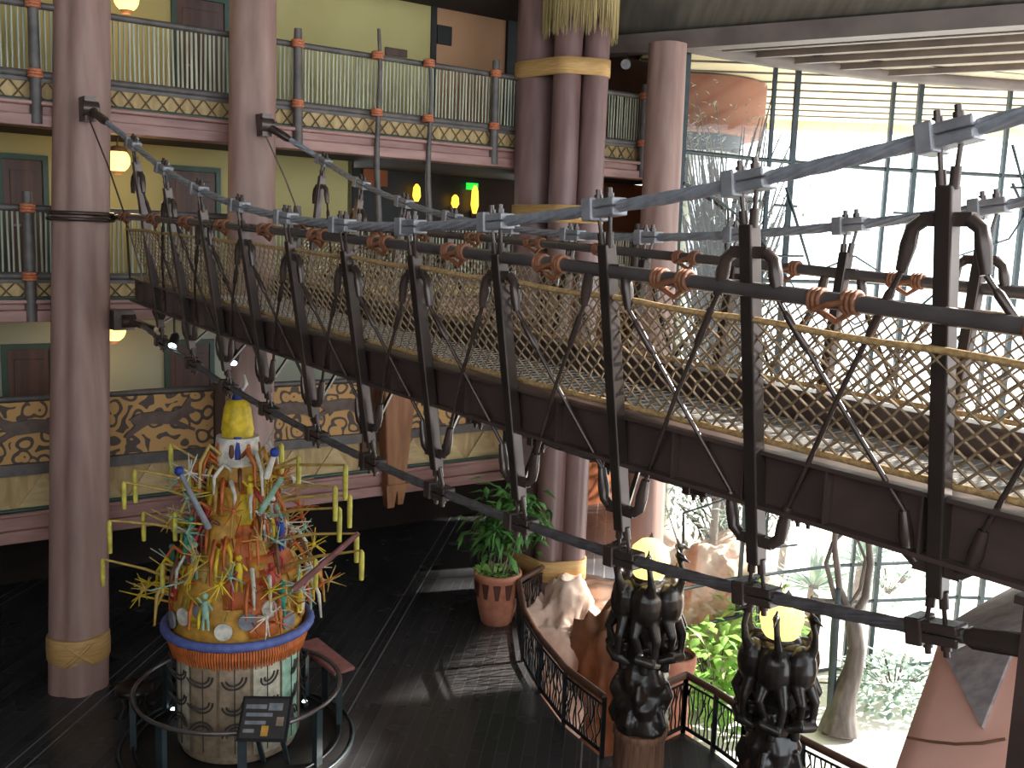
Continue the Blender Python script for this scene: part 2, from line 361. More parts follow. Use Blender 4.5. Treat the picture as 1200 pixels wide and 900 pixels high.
# hanger posts
def post_pt(s, far, t):     # t = 0 lower cable .. 1 upper cable
    zt, zb = upz(s), loz(s)
    return B(s, mir(NB+.04+(NT-NB-.04)*t, far), zb+(zt-zb)*t)
def along(s, far, dz_top=None, dz_bot=None):
    zt, zb = upz(s), loz(s)
    return post_pt(s, far, ((zt-dz_top)-zb)/(zt-zb)) if dz_top is not None else post_pt(s, far, dz_bot/(zt-zb))
def hpost(a, b):
    mb = MB(); t = (b-a).normalized(); y = dp; x = y.cross(t).normalized(); w = .058
    ln = (b-a).length
    mb.frame_box(a, x, y, t, ((-w, w), (-.052, .052), (0, ln)))
    return mb
for far in (0, 1):
    of = nn*(.0 if far else 0)
    for k, s in enumerate([SP[0]-1.345]+SP):
        ptop = along(s, far, dz_top=.27); pbot = along(s, far, dz_bot=.24)
        p = bevel(hpost(pbot, ptop).build('hanger_post', 'post', bridge), .012)
        # cable clamps: two plates and bolts
        for top in (1, 0):
            if not top and s < 2: continue
            zf = upz if top else loz
            c = post_pt(s, far, 1.0 if top else 0.0)
            td = (V3((dp.x, dp.y, (zf(s+.05)-zf(s-.05))/.1))).normalized(); ux = nn; uz = td.cross(ux).normalized()
            if uz.z < 0: uz = -uz
            cm = MB()
            cm.frame_box(c, td, ux, uz, ((-.17, .17), (-.08, .08), (.006, .068)))
            cm.frame_box(c, td, ux, uz, ((-.17, .17), (-.08, .08), (-.068, -.006)))
            cm.frame_box(c, td, ux, uz, ((.05, .16), (-.1, .1), (-.088, .088)))
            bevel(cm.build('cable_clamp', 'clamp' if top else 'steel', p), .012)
            for q in (-.06, .06):
                bo = MB(); e_ = 1 if top else -1
                bo.tube([c+td*q+uz*.05*e_, c+td*q+uz*.11*e_], .034, 8)
                bo.tube([c+td*q+uz*.1*e_, c+td*q+uz*.15*e_], .022, 8)
                tgt = ptop if top else pbot
                bo.tube([c+td*q+uz*.06*e_, c+td*q-uz*.06*e_, tgt+td*q*.6-Z*.03*e_], .016, 6)
                m1 = tgt+td*q*.6-Z*.03*e_
                bo.tube([m1, m1.lerp(c+td*q, .4)], .032, 8)
                bo.build('eye_bolt', 'steel', p)
            # yoke
            yk = MB(); y0 = along(s, far, dz_top=.46) if top else along(s, far, dz_bot=.42); sgn = -1 if top else 1
            for q in (-1, 1):
                a1 = y0+dp*.13*q+Z*.02*(1 if top else -1)*0; a2 = y0+dp*.2*q+Z*sgn*.05; a3 = y0+dp*.25*q+Z*sgn*.3
                yk.bar(y0, a1+dp*.02*q, .06, .08); yk.tube([a1, a2, a2.lerp(a3, .4), a3], [.042, .044, .05, .034], 8)
            yk.build('yoke', 'steel', p)
    # bracing rods
    ss = [SP[0]-1.345]+SP
    for i in range(len(ss)-1):
        for (p, q) in ((ss[i], ss[i+1]), (ss[i+1], ss[i])):
            sg = 1 if q > p else -1
            a = along(p, far, dz_top=.46)+dp*.25*sg-Z*.3
            b = along(q, far, dz_bot=.42)-dp*.25*sg+Z*.3
            side = nn*(.03 if far else -.03)*(1 if sg > 0 else .2)
            mb = MB(); mb.tube([a, a.lerp(b, .5)+side, b], .018, 8)
            r = mb.build('brace_rod', 'steel', bridge)
            tb = MB(); t0 = a.lerp(a.lerp(b, .5)+side, .12); t1 = a.lerp(a.lerp(b, .5)+side, .5)
            tb.tube([t0, t0.lerp(t1, .12), t0.lerp(t1, .5), t0.lerp(t1, .88), t1], [.019, .03, .028, .03, .019], 8)
            tb.build('turnbuckle', 'steel', r)
    for k, s in enumerate(SP):
        a = along(s, far, dz_bot=.3); b = B(s+.35, mir(NF+.7, far), flz(s)-.45); MB().bar(a, b, .035).build('under_strut', 'steel', bridge)
# handrails, lashings, ropes, nets
for far in (0, 1):
    MB().tube([B(s, mir(NH, far), hdz(s)) for s in np.linspace(SE0, 17.0, 40)], .055, 14).build('handrail', 'tube', bridge)
    for k in range(12):
        s = SP[0]-.67+1.345*k
        c = B(s, mir(NH, far), hdz(s)); la = MB()
        for q in (-.12, .12):
            for w in range(3):
                cc = c+dp*(q+(w-1)*.035)
                la.tube([cc+nn*.064*math.cos(a)+Z*.064*math.sin(a) for a in np.linspace(0, 2*PI, 15)[:-1]], .018, 6, closed=True)
        la.tube([c-dp*.12-Z*.06, c-Z*.13+nn*.03, c+dp*.12-Z*.06], .022, 6)
        la.tube([c-dp*.1-nn*.07, c-nn*.08-Z*.02, c+dp*.1-nn*.07-Z*.06], .02, 6)
        la.build('lashing', 'leather', bridge)
    # vertical inner stanchions between posts
    rs = list(np.linspace(SE0, 17.0, 120))
    MB().tube([B(s, mir(NH+.03, far), hdz(s)-.2-.015*math.sin(s*PI/1.345)**2) for s in rs], .021, 8, lobes=6, amp=.15, twist=30).build('net_rope', 'rope', bridge)
    MB().tube([B(s, mir(NF+.12, far), flz(s)+.05) for s in rs], .024, 8, lobes=6, amp=.15, twist=30).build('net_rope', 'rope', bridge)
    # net: diamonds between the two ropes
    net = MB(); cell = .135; rows = 7; ncol = int((17.0-SE0)/cell)
    def kn(i, j):
        s = SE0+cell*(i+.5*(j % 2)); t = j/(2*rows)
        zt = hdz(s)-.2; zb = flz(s)+.06
        w = .012*noise.noise(V3((i*.7, j*.9, far*9)))
        w2 = .03*noise.noise(V3((i*.3, j*.3, 5+far*9)))*math.sin(PI*t)
        return B(s+w*1.5, mir(NH+.03+(NF+.12-NH-.03)*(1-t)+w2, far), zb+(zt-zb)*t+w)
    for j in range(2*rows):
        for i in range(ncol):
            i2 = i+(j % 2)
            for (a, b) in ((i, i), (i, i-1)) if j % 2 == 0 else ((i, i), (i, i+1)):
                if b < 0 or b >= ncol: continue
                net.tube([kn(a, j), kn(b, j+1)], .0105, 4, caps=False)
    net.build('rope_net', 'net', bridge)
# collar of cable round the column end of the near handrail
# ------------------------------------------------------------------ balcony frame
C1 = at(92, 400, 17.0); C1 = V3((C1.x, C1.y, 0))
b0 = at(92, 400, 17.78); b0 = V3((b0.x, b0.y, 0))
BA = math.radians(55); bd = V3((math.sin(BA), math.cos(BA), 0)); bb = V3((-bd.y, bd.x, 0))   # bb points away from the atrium
def bp(t, off, z): return b0+bd*t+bb*off+Z*z
def bt(x, y, off=0.):
    d = ray(x, y); o = b0+bb*off
    q = CAM+d*((o-CAM).dot(bb)/d.dot(bb)); return (q-b0).dot(bd), q.z
def rng(mb, t, off, z): return mb.frame_box(V3(b0), bd, bb, Z, (t, off, z))
T0 = -4.0; T1 = bt(763, 150)[0]
for nm, (rail, brail, lt, lb), t1, lev in (('top', (11.6, 10.46, 9.98, 9.58), T1, 3), ('mid', (8.2, 7.03, 6.6, 6.24), T1, 2)):
    bal = thing('balcony', bp(5, .9, lb), 'upper balcony with reed picket railing above the bridge' if lev == 3 else 'middle balcony with reed picket railing, level with the bridge deck', 'balcony', None)
    rng(MB(), (T0, t1+1.5), (.12, 5.2), (lb+.05, lt+.3)).build('slab', 'dark_wall', bal)
    lg = MB(); rng(lg, (T0, t1+.1), (-.22, .2), (lb, lb+.2)); rng(lg, (T0, t1+.05), (-.14, .2), (lb+.2, lt)); lg.tube([bp(T0, -.2, lt-.01), bp(t1+.1, -.2, lt-.01)], .045, 8)
    bevel(lg.build('ledge', 'ledge', bal), .03)
    gr = MB(); gr.tube([bp(T0, -.1, lt+.05), bp(t1, -.1, lt+.05)], .03, 8); plabel(gr.build('ledge_trim', 'green_trim', bal), 'thin dark green trim')
    rng(MB(), (T0, t1), (-.02, .1), (lt, brail-.08)).build('lattice_backing', 'tan', bal)
    la = MB(); hgt = brail-.1-lt; k = int((t1-T0)/.3)
    for i in range(k):
        t = T0+.3*i
        la.tube([bp(t, -.04, lt), bp(t+.3, -.04, lt+hgt)], .014, 4); la.tube([bp(t+.3, -.05, lt), bp(t, -.05, lt+hgt)], .014, 4)
    la.build('lattice', 'lattice', bal)
    MB().tube([bp(T0, -.03, rail), bp(t1, -.03, rail)], .06, 10).build('top_rail', 'rail', bal)
    br = MB(); br.tube([bp(T0, -.03, brail), bp(t1, -.03, brail)], .07, 10); rng(br, (T0, t1), (-.06, .1), (brail-.12, brail-.04)); br.build('bottom_rail', 'rail', bal)
    if lev == 3: pts = [bt(38, 60)[0], bt(345, 90)[0], bt(575, 120)[0], bt(748, 150)[0]]
    else: pts = [bt(32, 290)[0], bt(345, 90)[0], bt(575, 120)[0], bt(748, 150)[0]]
    ends = [T0]+pts+[t1]
    for a, b in zip(ends[:-1], ends[1:]):
        pk = MB(); n_ = max(1, int((b-a)/.085))
        for i in range(n_):
            t = a+(b-a)*(i+.5)/n_; w = .017+.008*random.random()
            pk.tube([bp(t+random.uniform(-.01, .01), 0, brail), bp(t+random.uniform(-.012, .012), 0, rail)], w, 5)
        pk.build('picket_panel', 'picket', bal)
    for t in pts:
        po = MB(); po.tube([bp(t, -.18, lt-.35), bp(t, -.17, rail+.1), bp(t, -.17, rail+.28)], [.1, .085, .075], 10)
        po = po.build('post', 'rail', bal)
        for z_ in (rail, brail):
            l = MB()
            for w in (-.05, 0, .05): l.tube([bp(t, -.17, z_+w)+bd*.1*math.cos(a)+bb*.1*math.sin(a) for a in np.linspace(0, 2*PI, 13)[:-1]], .03, 6, closed=True)
            l.build('lashing', 'lash', po)
    if lev == 3:
        for px in (437, 497):
            t = bt(px, 90)[0]; tb, zb = bt(px, 262); zt = bt(px, 38)[1]
            zt = bt(px+1, 36 if px == 437 else 72)[1]
            w = [bp(t+(tb-t)*q+.03*math.sin(q*9), -.24, zt+(7.3-zt)*q) for q in np.linspace(0, 1, 14)]
            po = MB().tube(w, [.035+.045*q for q in np.linspace(0, 1, 14)], 8).build('bamboo_pole', 'rail', bal)
            for z_ in (rail, brail):
                l = MB()
                for ww in (-.05, 0, .05): l.tube([bp(t, -.2, z_+ww)+bd*.1*math.cos(a)+bb*.1*math.sin(a) for a in np.linspace(0, 2*PI, 13)[:-1]], .03, 6, closed=True)
                l.build('lashing', 'lash', po)
# lower balcony: carved parapet
t1 = bt(588, 550)[0]
bal = thing('balcony', bp(3, .9, 2.3), 'lowest balcony with carved silhouette parapet behind the colourful mask', 'balcony')
rng(MB(), (T0, t1+4.5), (.12, 5.2), (2.35, 3.15)).build('slab', 'dark_wall', bal)
rng(MB(), (T0, t1), (0, .1), (3.7, 4.8)).build('parapet_panel', 'pattern', bal)
MB().tube([bp(T0, .03, 4.86), bp(t1, .03, 4.86)], .06, 8).build('top_rail', 'rail', bal)
br = MB(); rng(br, (T0, t1), (-.1, .1), (3.5, 3.7)); br.build('bottom_rail', 'rail', bal)
rng(MB(), (T0, t1), (0, .1), (2.8, 3.5)).build('chevron_backing', 'tan', bal)
ch = MB(); k = int((t1-T0)/.95)
for i in range(k): ch.prism([(T0+.95*i, 2.82), (T0+.95*i+.95, 2.82), (T0+.95*i+.475, 3.46)], b0, bd, Z, -bb, .03)
ch.build('chevron_panel', 'tan2', bal)
lg = MB(); rng(lg, (T0, t1+.1), (-.24, .1), (2.3, 2.52)); rng(lg, (T0, t1), (-.16, .1), (2.52, 2.8)); lg.tube([bp(T0, -.17, 2.8), bp(t1, -.17, 2.8)], .05, 8); bevel(lg.build('ledge', 'ledge', bal), .03)
gr = MB(); gr.tube([bp(T0, -.12, 2.87), bp(t1, -.12, 2.87)], .04, 8); plabel(gr.build('ledge_trim', 'green_trim', bal), 'thin dark green trim')
animal = [(-.62, .18), (-.45, .3), (-.1, .34), (.2, .3), (.36, .38), (.5, .62), (.56, .58), (.53, .42), (.66, .3), (.58, .24), (.42, .2), (.3, .08), (.62, -.12), (.6, -.18), (.18, .02), (-.25, .06), (-.4, -.04), (-.66, -.24), (-.72, -.2), (-.5, .06)]
for px, sx in ((190, 1), (30, -1), (345, 1), (395, -1)):
    t = bt(px, 490)[0]
    MB().prism([(t+sx*x*1.0, 4.2+z*.85) for x, z in animal], b0-bb*.0, bd, Z, -bb, .05).build('animal_relief', 'silh', bal)
for t in (bt(243, 490)[0]+.28, bt(430, 490)[0]):
    po = MB(); rng(po, (t-.16, t+.16), (-.12, .12), (2.85, 4.95)); po.build('post', 'brown_wall', bal)
# wooden corbel on the low balcony
t = bt(455, 520)[0]
cb = thing('tapered_corbel', bp(t, -.35, 2.1), 'brown tapered wooden corbel hanging on the low balcony under the bridge', 'corbel')
cm = MB(); zt, zb = 4.75, 2.35
def frust(mb, t, off, z0, z1, w0, w1, d0, d1):
    vs = [bp(t+sx*w, off+sy*d, z) for z, w, d in ((z0, w0, d0), (z1, w1, d1)) for sx, sy in ((-1, -1), (1, -1), (1, 1), (-1, 1))]
    return mb.add(vs, [(3, 2, 1, 0), (4, 5, 6, 7)]+[(i, (i+1) % 4, (i+1) % 4+4, i+4) for i in range(4)])
frust(cm, t, -.3, 2.55, 4.75, .22, .4, .14, .26); bevel(cm.build('shaft', 'corbel', cb), .04)
cm = MB(); frust(cm, t, -.3, 2.42, 2.58, .26, .27, .17, .18); cm.build('collar', 'corbel', cb)
cm = MB(); frust(cm, t-.12, -.3, 2.05, 2.42, .08, .12, .1, .14); frust(cm, t+.12, -.3, 2.1, 2.42, .06, .1, .1, .14); cm.build('foot', 'corbel', cb)
# ------------------------------------------------------------------ rooms behind the balconies
W = 2.2
zc3 = bt(540, 14, W)[1]
def wpiece(name, px0, px1, y, z0, z1, m_, off=W, th=.15, lab=None):
    ta = px0 if y is None else bt(px0, y, off)[0]; tb = px1 if y is None else bt(px1, y, off)[0]
    return struct(rng(MB(), (ta, tb), (off, off+th), (z0, z1)).build(name, m_), lab)
F3, F2, F1 = 10.28, 6.9, 3.2
wpiece('wall_back_upper', T0, bt(507, 60, W)[0], None, F3, zc3, 'cream')
wpiece('wall_back_upper', 507, 592, 60, F3, zc3, 'peach', lab='peach wall section')
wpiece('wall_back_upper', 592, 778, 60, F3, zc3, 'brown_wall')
tA = bt(507, 60, W)[0]; struct(rng(MB(), (tA-.07, tA+.07), (W-.06, W), (F3, zc3)).build('trim_upper', 'black'))
tA = bt(600, 60, W)[0]; struct(rng(MB(), (tA-.2, tA+.2), (W-.1, W), (F3, zc3)).build('trim_upper', 'black'))
wpiece('wall_back_middle', T0, bt(412, 230, W)[0], None, F2, 9.63, 'cream')
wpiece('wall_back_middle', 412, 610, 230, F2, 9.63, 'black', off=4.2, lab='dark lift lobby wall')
wpiece('wall_back_middle', 610, 778, 230, F2, 9.63, 'umber')
tA = bt(412, 230, W)[0]; struct(rng(MB(), (tA-.1, tA+.05), (W, 4.3), (F2, 9.63)).build('wall_lobby_side', 'dark_wall'))
wpiece('wall_back_lower', T0, bt(470, 440, W)[0], None, F1, 6.28, 'cream_low')
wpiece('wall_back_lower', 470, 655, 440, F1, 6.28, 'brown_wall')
wpiece('wall_back_lower', 655, 778, 440, F1, 6.28, 'orange_wall')
wpiece('wall_back_ground', bt(640, 580, 3.6)[0], bt(772, 580, 3.6)[0], None, 0, 2.4, 'orange_wall', off=3.6)
wpiece('wall_back_ground', T0-2, bt(765, 640, 4.5)[0], None, 0, 2.4, 'dark_wall', off=4.5)
struct(rng(MB(), (T0, T1+3), (.1, W+.3), (zc3, zc3+.2)).build('ceiling_upper', 'dark_wall'))
struct(rng(MB(), (T0, T1+3), (.1, .3), (zc3+.2, 17.4)).build('wall_back_top', 'cream'))
# end walls closing the left of the frame
struct(rng(MB(), (T0-.2, T0), (-3, 5), (0, zc3)).build('wall_left', 'dark_wall'))
# orange wall and dark bay between cluster column and window
def door(name, px0, px1, y, z0, h, mat_='door', off=W, label=None):
    ta, tb = bt(px0, y, off)[0], bt(px1, y, off)[0]
    e = bpy.data.objects.new(name, None); COL.objects.link(e); e.location = bp((ta+tb)/2, off, z0); e['_w'] = tuple(e.location); e['kind'] = 'structure'
    if label: e['label'] = label
    fr = MB(); rng(fr, (ta-.1, ta), (off-.08, off), (z0, z0+h)); rng(fr, (tb, tb+.1), (off-.08, off), (z0, z0+h)); rng(fr, (ta-.1, tb+.1), (off-.08, off), (z0+h, z0+h+.1))
    fr.build('door_frame', 'green_trim', e)
    lf = MB(); rng(lf, (ta, tb), (off-.04, off), (z0, z0+h)); rng(lf, (ta+.12, tb-.12), (off-.055, off-.03), (z0+.2, z0+h*.45)); rng(lf, (ta+.12, tb-.12), (off-.055, off-.03), (z0+h*.52, z0+h-.2)); bevel(lf.build('door_leaf', mat_, e), .01)
    MB().tube([bp(ta+.15, off-.12, z0+1), bp(ta+.28, off-.12, z0+1)], .025, 8).build('door_handle', 'clamp', e)
    return e
door('door_1', 206, 262, 40, F3, 2.35)
door('door_2', 198, 252, 220, F2, 2.25)
door('door_3', 198, 245, 440, F1, 2.3)
door('door_4', 3, 50, 220, F2, 2.25); door('door_5', 8, 58, 430, F1, 2.3)
# wall fittings
def wbox(name, x0, y0, x1, y1, m_, label, cat, off=W, th=.06):
    ta, za = bt(x0, y0, off); tb, zb = bt(x1, y1, off)
    return bevel(tag(rng(MB(), (min(ta, tb), max(ta, tb)), (off-th, off), (min(za, zb), max(za, zb))).build(name, m_), label, cat), .01)
wbox('wall_sign', 512, 29, 528, 54, 'black', 'small dark square sign on the peach wall of the upper balcony', 'sign')
wbox('wall_plaque', 451, 55, 476, 68, 'door', 'small brown plaque on cream wall behind upper balcony pickets', 'sign')
wbox('picture', 425, 196, 453, 219, 'orange_wall', 'small orange picture in the dark lift lobby above the bridge', 'picture', off=4.15)
wbox('exit_sign', 546, 214, 559, 223, 'exit', 'small glowing green sign in the dark lift lobby', 'sign', off=4.1)
def wall_lamp(x, y, off, label, h=.4, g=None):
    t, z = bt(x, y, off); o = thing('wall_lamp', bp(t, off-.1, z-h/2), label, 'lamp', g)
    MB().lathe(bp(t, off-.15, z), [(.05, -h/2), (.11, -h*.2), (.09, h*.3), (.03, h/2)], 12).build('lamp_shade', 'amber', o)
    rng(MB(), (t-.06, t+.06), (off-.08, off), (z-h*.6, z-h*.4)).build('bracket', 'black', o)
wall_lamp(485, 226, 4.15, 'amber wall lamp in dark lobby, left of the other two', .45)
wall_lamp(530, 236, 4.15, 'amber wall lamp in dark lobby, small one in the middle', .35)
wall_lamp(553, 234, 4.15, 'tall amber wall lamp directly below the green sign', .75)
def globe_lamp(x, y, off, label, ceil):
    t, z = bt(x, y, off); o = thing('globe_lamp', bp(t, off, z-.24), label, 'lamp', None)
    r = .225
    MB().ball(bp(t, off, z), r, 20).build('globe', 'globe', o)
    MB().lathe(bp(t, off, z), [(.06, .27), (.16, .24), (.19, .16)], 16).build('cap', 'corbel', o)
    MB().tube([bp(t, off, z+.22), bp(t, off, ceil)], .02, 8).build('stem', 'corbel', o)
    MB().lathe(bp(t, off, z), [(.08, -.26), (.12, -.2)], 16).build('finial', 'corbel', o)
    l = bpy.data.lights.new('lamp_light', 'POINT'); l.energy = 22; l.color = (1, .72, .38); l.shadow_soft_size = .24
    lo = bpy.data.objects.new('lamp_light', l); COL.objects.link(lo); lo.location = bp(t, off-.0, z-.55)
globe_lamp(148, -1, .9, 'glowing globe lamp at the very top, above upper balcony', zc3)
globe_lamp(138, 188, .9, 'glowing globe lamp between column and bridge cable, middle balcony', 9.6)
globe_lamp(133, 387, .9, 'glowing globe lamp just under the bridge end beside column', 6.3)
ZS = -4.4
# ------------------------------------------------------------------ columns
def lobed(n, amp, ph=0., tw=0.):
    def f(a, z): return 1+amp*(abs(math.cos(n*(a+ph+tw*z)/2))-.6)+.02*noise.noise(V3((math.cos(a)*2, math.sin(a)*2, z*.6)))
    return f
def column(name, xt, yt, xb, yb, Zq, r, z0, z1, label, lob, m_='bark', flare=.06):
    a, b = at(xt, yt, Zq), at(xb, yb, Zq); d = (a-b)/(a.z-b.z)
    f = b+d*(z0-b.z); g = b+d*(z1-b.z)
    o = thing(name, f, label, 'column')
    mb = MB().lathe(V3((0, 0, 0)), [(r*(1+flare*(.5-q)), q*(z1-z0)) for q in np.linspace(0, 1, 40)], 48, lob)
    for v in mb.v: h = v.z; v.x += f.x+d.x*h; v.y += f.y+d.y*h; v.z += z0
    mb.build('shaft', m_, o); return o, f, lambda z: b+d*(z-b.z)
def band(o, c, r, z, h, lob=None, m_='band', cross=True):
    mb = MB().lathe(V3((c.x, c.y, z)), [(r*.98, -h/2), (r*1.03, -h*.4), (r*1.04, 0), (r*1.03, h*.4), (r*.98, h/2)], 40)
    p = mb.build('rope_band', m_, o)
    if cross:
        tc = (V3((0, 0, 0))-V3((c.x, c.y, 0))).normalized(); a0 = math.atan2(tc.y, tc.x)
        kn = MB()
        for sg in (-1, 1):
            kn.tube([V3((c.x, c.y, z))+V3((math.cos(a0+q), math.sin(a0+q), 0))*r*1.05+Z*sg*q*h for q in np.linspace(-.4, .4, 9)], .03, 6)
        kn.build('rope_knot', m_, p)
c1, C1, ax1 = column('column', 96, 0, 92, 780, 17.1, .455, 0, 14, 'thick pinkish wooden column at far left, bridge cable anchored to it', lobed(5, .15, 1.1))
q_ = ax1(.72); band(c1, q_, .5, q_.z, .46)
c2, C2, ax2 = column('column', 297, 0, 293, 450, 18.45, .45, 0, 14, 'pinkish wooden column second from left, behind the bridge cables', lobed(4, .13, .6))
C1c = ax1(H+.2)
cl = MB()
for dz in (0, .1): cl.tube([V3((C1c.x, C1c.y, H+.2+dz-.06))+V3((math.cos(a), math.sin(a), 0))*.53 for a in np.linspace(0, 2*PI, 33)[:-1]], .035, 8, closed=True)
cl.tube([V3((C1c.x, C1c.y, H+.19))+nn*.5-dp*.1, B(16.9, NH, hdz(16.9))], .05, 8)
cl.build('column_collar', 'steel', bridge)
# clustered column in the middle
Zc = 21.5
def px_shaft(mb, xt, yt, xb, yb, Zt, r, lob=None, ext=6., zb=None):
    a, b = at(xt, yt, Zt), at(xb, yb, Zt)
    d = (a-b).normalized(); a = a+d*ext
    if zb is not None: b = b+d*((zb-b.z)/d.z)
    n_ = 30; pts = [b.lerp(a, i/n_) for i in range(n_+1)]
    return mb.tube(pts, [r*(1+.05*noise.noise(V3((i*.25, xt, 0)))) for i in range(n_+1)], 28, lobes=5, amp=.06)
ccl = thing('clustered_column', V3((at(665, 690, Zc).x, at(665, 690, Zc).y, .4)), 'tall cluster of brown shafts tied with tan bands under a straw thatch', 'column')
SHAFTS = ((664, 100, 641, 690, Zc, .3), (697, 100, 668, 690, Zc+.1, .28), (629, 100, 616, 690, Zc+.8, .46), (688, 100, 660, 690, Zc+.6, .28))
for args in SHAFTS:
    px_shaft(MB(), *args, zb=.3).build('shaft', 'bark_dark', ccl)
def hull(pts):
    pts = sorted(pts)
    def half(ps):
        h = []
        for p in ps:
            while len(h) > 1 and (h[-1][0]-h[-2][0])*(p[1]-h[-2][1])-(h[-1][1]-h[-2][1])*(p[0]-h[-2][0]) <= 0: h.pop()
            h.append(p)
        return h[:-1]
    return half(pts)+half(pts[::-1])
def strap(y, hgt):
    z = at(665, y, Zc).z; pts = []
    for xt, yt, xb, yb, Zq, r in SHAFTS:
        a, b = at(xt, yt, Zq), at(xb, yb, Zq); c = b+(a-b)*((z-b.z)/(a.z-b.z))
        pts += [(c.x+(r+.05)*math.cos(q), c.y+(r+.05)*math.sin(q)) for q in np.linspace(0, 2*PI, 25)[:-1]]
    h = hull(pts); k = len(h)
    vs = [V3((x, y_, z+s*hgt/2)) for s in (-1, 1) for x, y_ in h]
    return MB().add(vs, [(i, (i+1) % k, (i+1) % k+k, i+k) for i in range(k)], True)
for y, hg in ((79, .36), (251, .38), (666, .46)):
    p = strap(y, hg).build('rope_band', 'band', ccl); so = p.modifiers.new('solid', 'SOLIDIFY'); so.thickness = .05; so.offset = -1
th = MB()
for i in range(900):
    a = random.uniform(0, 2*PI); q = random.random()
    ctr = at(681, 10, Zc+.15)
    r = .72+.1*random.random()
    p0 = V3((ctr.x, ctr.y, 0))+V3((math.cos(a), math.sin(a), 0))*r*.8+Z*(at(681, -60, Zc).z)
    zl = at(681, 30+random.uniform(-14, 18), Zc).z
    p1 = V3((ctr.x, ctr.y, 0))+V3((math.cos(a+random.uniform(-.05, .05)), math.sin(a), 0))*(r+.03)+Z*zl
    th.tube([p0, p0.lerp(p1, .5)+V3((math.cos(a), math.sin(a), 0))*.08, p1], [.022, .02, .004], 4)
th.lathe(V3((ctr.x, ctr.y, at(681, -70, Zc).z)), [(.7, 0), (.5, .3)], 24)
plabel(th.build('thatch', 'straw', ccl), 'ragged straw thatch skirt'); bpy.context.view_layer.update()
# right column by the window
column('column', 782, 62, 769, 330, 23.0, .44, ZS, at(780, 62, 23.0).z+.2, 'brown wooden column at the left edge of the tall window', lobed(5, .07, .3), 'bark', 0.)
# ------------------------------------------------------------------ floors
fx = [onz(640, 712), onz(606, 735), onz(612, 775), onz(632, 812), onz(660, 850), onz(705, 888)]
fence_a = [V3((p.x, p.y, 0)) for p in fx]
fence_b = [onz(x, y) for x, y in ((772, 872), (800, 858), (835, 880), (868, 905), (935, 943), (1010, 985))]
# lobby floor outline follows the fences
edge = fence_a+[V3((p.x, p.y, 0)) for p in fence_b]
pv = bp(T1-1, 5, 0)
poly = [V3((-14, -6, 0)), V3((9.5, -6, 0)), V3((9.5, 11.0, 0))]+edge[::-1]+[V3((1.6, 22.0, 0)), V3((3.4, 23.2, 0)), bp(bt(790, 640, 4.5)[0], 5, 0), bp(T0-2, 5, 0), V3((-14, 8, 0))]
bm = bmesh.new(); vs = [bm.verts.new(p) for p in poly]; f = bm.faces.new(vs); r = bmesh.ops.extrude_face_region(bm, geom=[f])
bmesh.ops.translate(bm, vec=(0, 0, -.3), verts=[g for g in r['geom'] if isinstance(g, bmesh.types.BMVert)])
bmesh.ops.recalc_face_normals(bm, faces=bm.faces); me = bpy.data.meshes.new('floor'); bm.to_mesh(me); bm.free(); me.materials.append(M['floor'])
fo = bpy.data.objects.new('floor', me); COL.objects.link(fo); struct(fo)
struct(MB().box((12, 15, ZS-.1), (30, 24, .2)).build('floor_sunken', 'gravel'))
struct(MB().box((20, 66.9, ZS-.1), (160, 80, .2)).build('ground', 'gravel'))
# wall of the pit under the lobby floor edge
pw = MB()
for a, b in zip(edge[:-1], edge[1:]): pw.bar(V3((a.x, a.y, (ZS-.3)/2)), V3((b.x, b.y, (ZS-.3)/2)), .15, -ZS-.3)
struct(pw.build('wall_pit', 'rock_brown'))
# ------------------------------------------------------------------ iron fences
def fence(name, pts, label, hh=1.0, pw=1.15):
    o = thing(name, pts[len(pts)//2], label, 'railing')
    # resample
    ps = [V3(p) for p in pts]; seg = []
    for a, b in zip(ps[:-1], ps[1:]):
        k = max(1, round((b-a).length/pw))
        for i in range(k): seg.append(a.lerp(b, i/k))
    seg.append(ps[-1])
    MB().tube([p+Z*hh for p in seg], .06, 10).build('hand_rail', 'wood_rail', o)
    MB().tube([p+Z*(hh-.14) for p in seg], .022, 6).build('upper_bar', 'iron', o)
    MB().tube([p+Z*.1 for p in seg], .035, 6).build('lower_bar', 'iron', o)
    for p in seg: MB().box((p.x, p.y, hh/2), (.07, .07, hh)).build('post', 'iron', o)
    for a, b in zip(seg[:-1], seg[1:]):
        mb = MB(); n_ = max(4, int((b-a).length/.085))
        for i in range(n_):
            q = (i+.5)/n_; wob = [.0]+[random.uniform(-.06, .06) for _ in range(4)]+[0]
            pts_ = [a.lerp(b, min(.98, max(.02, q+w)))+Z*(.1+(hh-.24)*j/5) for j, w in enumerate(wob)]
            mb.tube(pts_, .014, 5)
            if i % 2 == 0:
                j = random.choice((1, 2, 3)); e_ = a.lerp(b, min(.98, max(.02, q+random.choice((-.13, .13)))))+Z*(.1+(hh-.24)*min(1, (j+2)/5))
                mb.tube([pts_[j], pts_[j].lerp(e_, .5)+Z*.04, e_], .011, 5)
        mb.build('branch_panel', 'iron', o)
    return o
fence('iron_railing', fence_a, 'curved dark railing of branching iron along the lobby floor edge, left of carved posts')
fence('iron_railing', [fence_b[0], fence_b[1]], 'short iron railing run behind the left carved post')
fence('iron_railing', fence_b[1:4], 'iron branch railing between the two carved lamp posts')
fence('iron_railing', fence_b[3:], 'iron railing at bottom right of the right carved post', 1.0)
